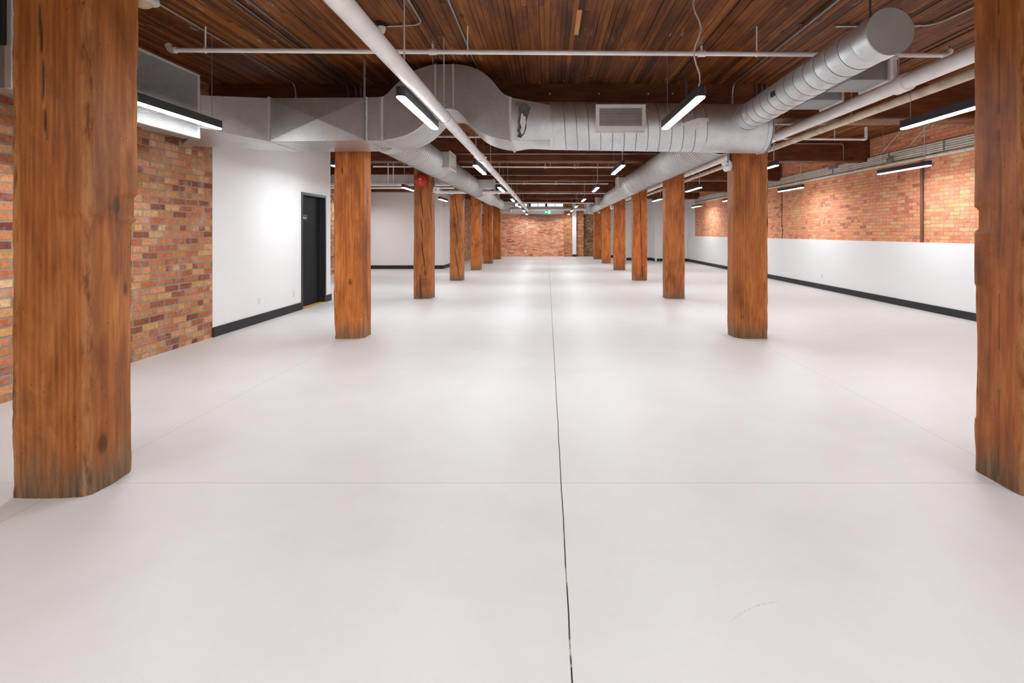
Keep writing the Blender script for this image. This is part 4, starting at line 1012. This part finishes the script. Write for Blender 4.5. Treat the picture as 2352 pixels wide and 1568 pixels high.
# alarm bell
bx_, bz_ = P(966, 413, 10.70).x, P(966, 413, 10.70).z
be = thing('alarm_bell', (bx_, 10.79, bz_), 'round red fire alarm bell high on the third left column', 'alarm bell')
MB().disc((bx_, 10.80, bz_), (0,-1,0), 0.06, 0.045, 20).build('back_box', 'red', be)
prof = [(0.0, 0.128), (0.015, 0.133), (0.035, 0.128), (0.055, 0.105), (0.068, 0.070), (0.070, 0.035)]
MB().loft([[(bx_ + r*math.cos(2*math.pi*j/36), 10.755 - h_, bz_ + r*math.sin(2*math.pi*j/36)) for j in range(36)] for h_, r in prof]).build('gong', 'red', be, smooth=60)
MB().disc((bx_ - .005, 10.686, bz_ + .012), (0,-1,0), 0.030, 0.006, 20).build('hub', 'steel', be)
MB().disc((bx_, 10.695, bz_ - 0.055), (0,-1,0), 0.011, 0.012, 12).build('white_stud', 'plastic', be)
# twin spot emergency lamps
def twin(x_, y_, z_, side, s, label):
    t = thing('emergency_lamp', (x_, y_, z_), label, 'emergency lamp', 'twin emergency lamp heads on the columns')
    MB().disc((x_, y_, z_), (side,0,0), 0.070*s, 0.022*s, 28).build('mounting_plate', 'plastic', t)
    MB().tube([(x_ + side*.02*s, y_, z_), (x_ + side*.07*s, y_, z_)], 0.010*s, 10).build('arm', 'plastic', t)
    for (dx, dy, dz) in ((0.10, -0.03, 0.030), (0.085, -0.05, -0.045)):
        c = Vector((x_ + side*dx*s, y_ + dy*s, z_ + dz*s))
        hd = MB().disc(c, (side*0.25, -0.9, -0.2), 0.024*s, 0.05*s, 16, 0.038*s).build('lamp_head', 'plastic', t)
        MB().tube([(x_ + side*.06*s, y_, z_), c], 0.008*s, 8).build('bracket', 'steel', hd, loc=(0,0,0))
    MB().tube([(x_ + side*.012, y_ + .02, z_ + .02*s), (x_ + side*.012, y_ + .02, ZB - 0.002)], 0.016*s, 10).build('conduit_drop', 'conduit', t)
    return t
twin(2.470, 6.92, H + 0.895, -1, 1.0, 'white twin emergency lamp on the left side of the broad right column')
twin(-2.425, 10.95, H + 0.90, 1, 0.95, 'white twin emergency lamp on the right side of the column with the bell')
twin(2.455, 19.0, H + 0.92, -1, 1.0, 'white twin emergency lamp on the left side of the fifth right column')
o = MB().tube([(-2.43, 15.0, H + .92), (-2.43, 15.0, ZB)], 0.014, 10).build('column_conduit', 'conduit'); rebase(o, (-2.43, 15.0, H + .92)); tag(o, 'steel conduit stub on the right side of the fourth left column', 'conduit')
o = MB().box(2.62, 2.73, 26.47, 26.55, H + .95, H + 1.07).build('speaker_box', 'plastic', smooth=0, bevel=0.005); rebase(o, (2.675, 26.55, H + .95)); tag(o, 'small white box high on the farthest right column', 'speaker')
# outlets
def outlet(x_, y_, z_, nx, label, s=1.0):
    if abs(nx[0]) > 0:
        a = nx[0]; b = (min(x_, x_ + a*.006), max(x_, x_ + a*.006), y_ - .036, y_ + .036, z_ - .058, z_ + .058)
        sl = [(min(x_ + a*.006, x_ + a*.008), max(x_ + a*.006, x_ + a*.008), y_ - .016, y_ + .016, z_ + d_ - .014, z_ + d_ + .014) for d_ in (-.024, .024)]
    else:
        b = (x_ - .05, x_ + .05, y_ - .05, y_, z_ - .085, z_ + .085); sl = [(x_ - .02, x_ + .02, y_ - .054, y_ - .05, z_ + d_ - .018, z_ + d_ + .018) for d_ in (-.035, .035)]
    o = MB().box(*b).build('power_outlet', 'plastic', smooth=0, bevel=0.002); rebase(o, (x_, y_, z_)); tag(o, label, 'outlet')
    for q in sl: MB().box(*q).build('socket_face', 'grille', o, smooth=0, loc=-Vector(o.location))
    return o
outlet(XL + 0.004, 7.94, 0.337, (1,0), 'white outlet low on the partition, farther left from the door')
outlet(XL + 0.004, 9.03, 0.31, (1,0), 'white outlet low on the partition, close to the door')
outlet(XR - 0.05, 12.6, 0.33, (-1,0), 'white outlet low on the long right white wall')
o = outlet(-1.25, YF, 0.30, (0,-1), 'grey outlet box low on the far brick wall, fed by a thin conduit')
pipe('wall_conduit', [(-1.25, YF - .02, 0.38), (-1.25, YF - .02, 2.45)], 0.012, 'conduit', 'thin vertical conduit down the far brick wall to the outlet box', 'conduit', seg=8)
# exit sign
ex = thing('exit_sign', (0.03, YF - .1, 2.45), 'green running-man exit sign with a left arrow on the far wall', 'sign')
xs, zs2 = 0.03, 2.555
MB().box(xs - .20, xs + .20, YF - .09, YF + 0.03, zs2 - .105, zs2 + .105).build('sign_box', 'exit_green', ex, smooth=0)
ar = MB(); y_ = YF - .094
def flat(mb, pts): 
    n = len(pts); mb.add([(xs + a, y_, zs2 + b) for a, b in pts] + [(xs + a, y_ + .003, zs2 + b) for a, b in pts], [tuple(range(n)), tuple(range(2*n-1, n-1, -1))] + [(i, (i+1) % n, n + (i+1) % n, n + i) for i in range(n)])
flat(ar, [(-.165, 0), (-.09, .06), (-.09, .025), (-.02, .025), (-.02, -.025), (-.09, -.025), (-.09, -.06)])
ar.build('arrow', 'exit_white', ex, smooth=0)
dm = MB(); flat(dm, [(.02, -.085), (.15, -.085), (.15, .085), (.02, .085)]); dm.build('doorway_panel', 'exit_white', ex, smooth=0)
y_ = YF - .098; mn = MB()
flat(mn, [(.085,.05),(.105,.05),(.105,.072),(.085,.072)]); flat(mn, [(.07,.04),(.105,.045),(.10,-.01),(.075,-.01)])
flat(mn, [(.10,.035),(.135,.01),(.13,.0),(.10,.02)]); flat(mn, [(.072,.035),(.045,.02),(.05,.01),(.075,.022)])
flat(mn, [(.095,-.01),(.125,-.04),(.12,-.075),(.108,-.075),(.11,-.045),(.082,-.01)]); flat(mn, [(.078,-.01),(.09,-.01),(.075,-.045),(.045,-.06),(.045,-.048),(.066,-.038)])
mn.build('running_figure', 'exit_green', ex, smooth=0)
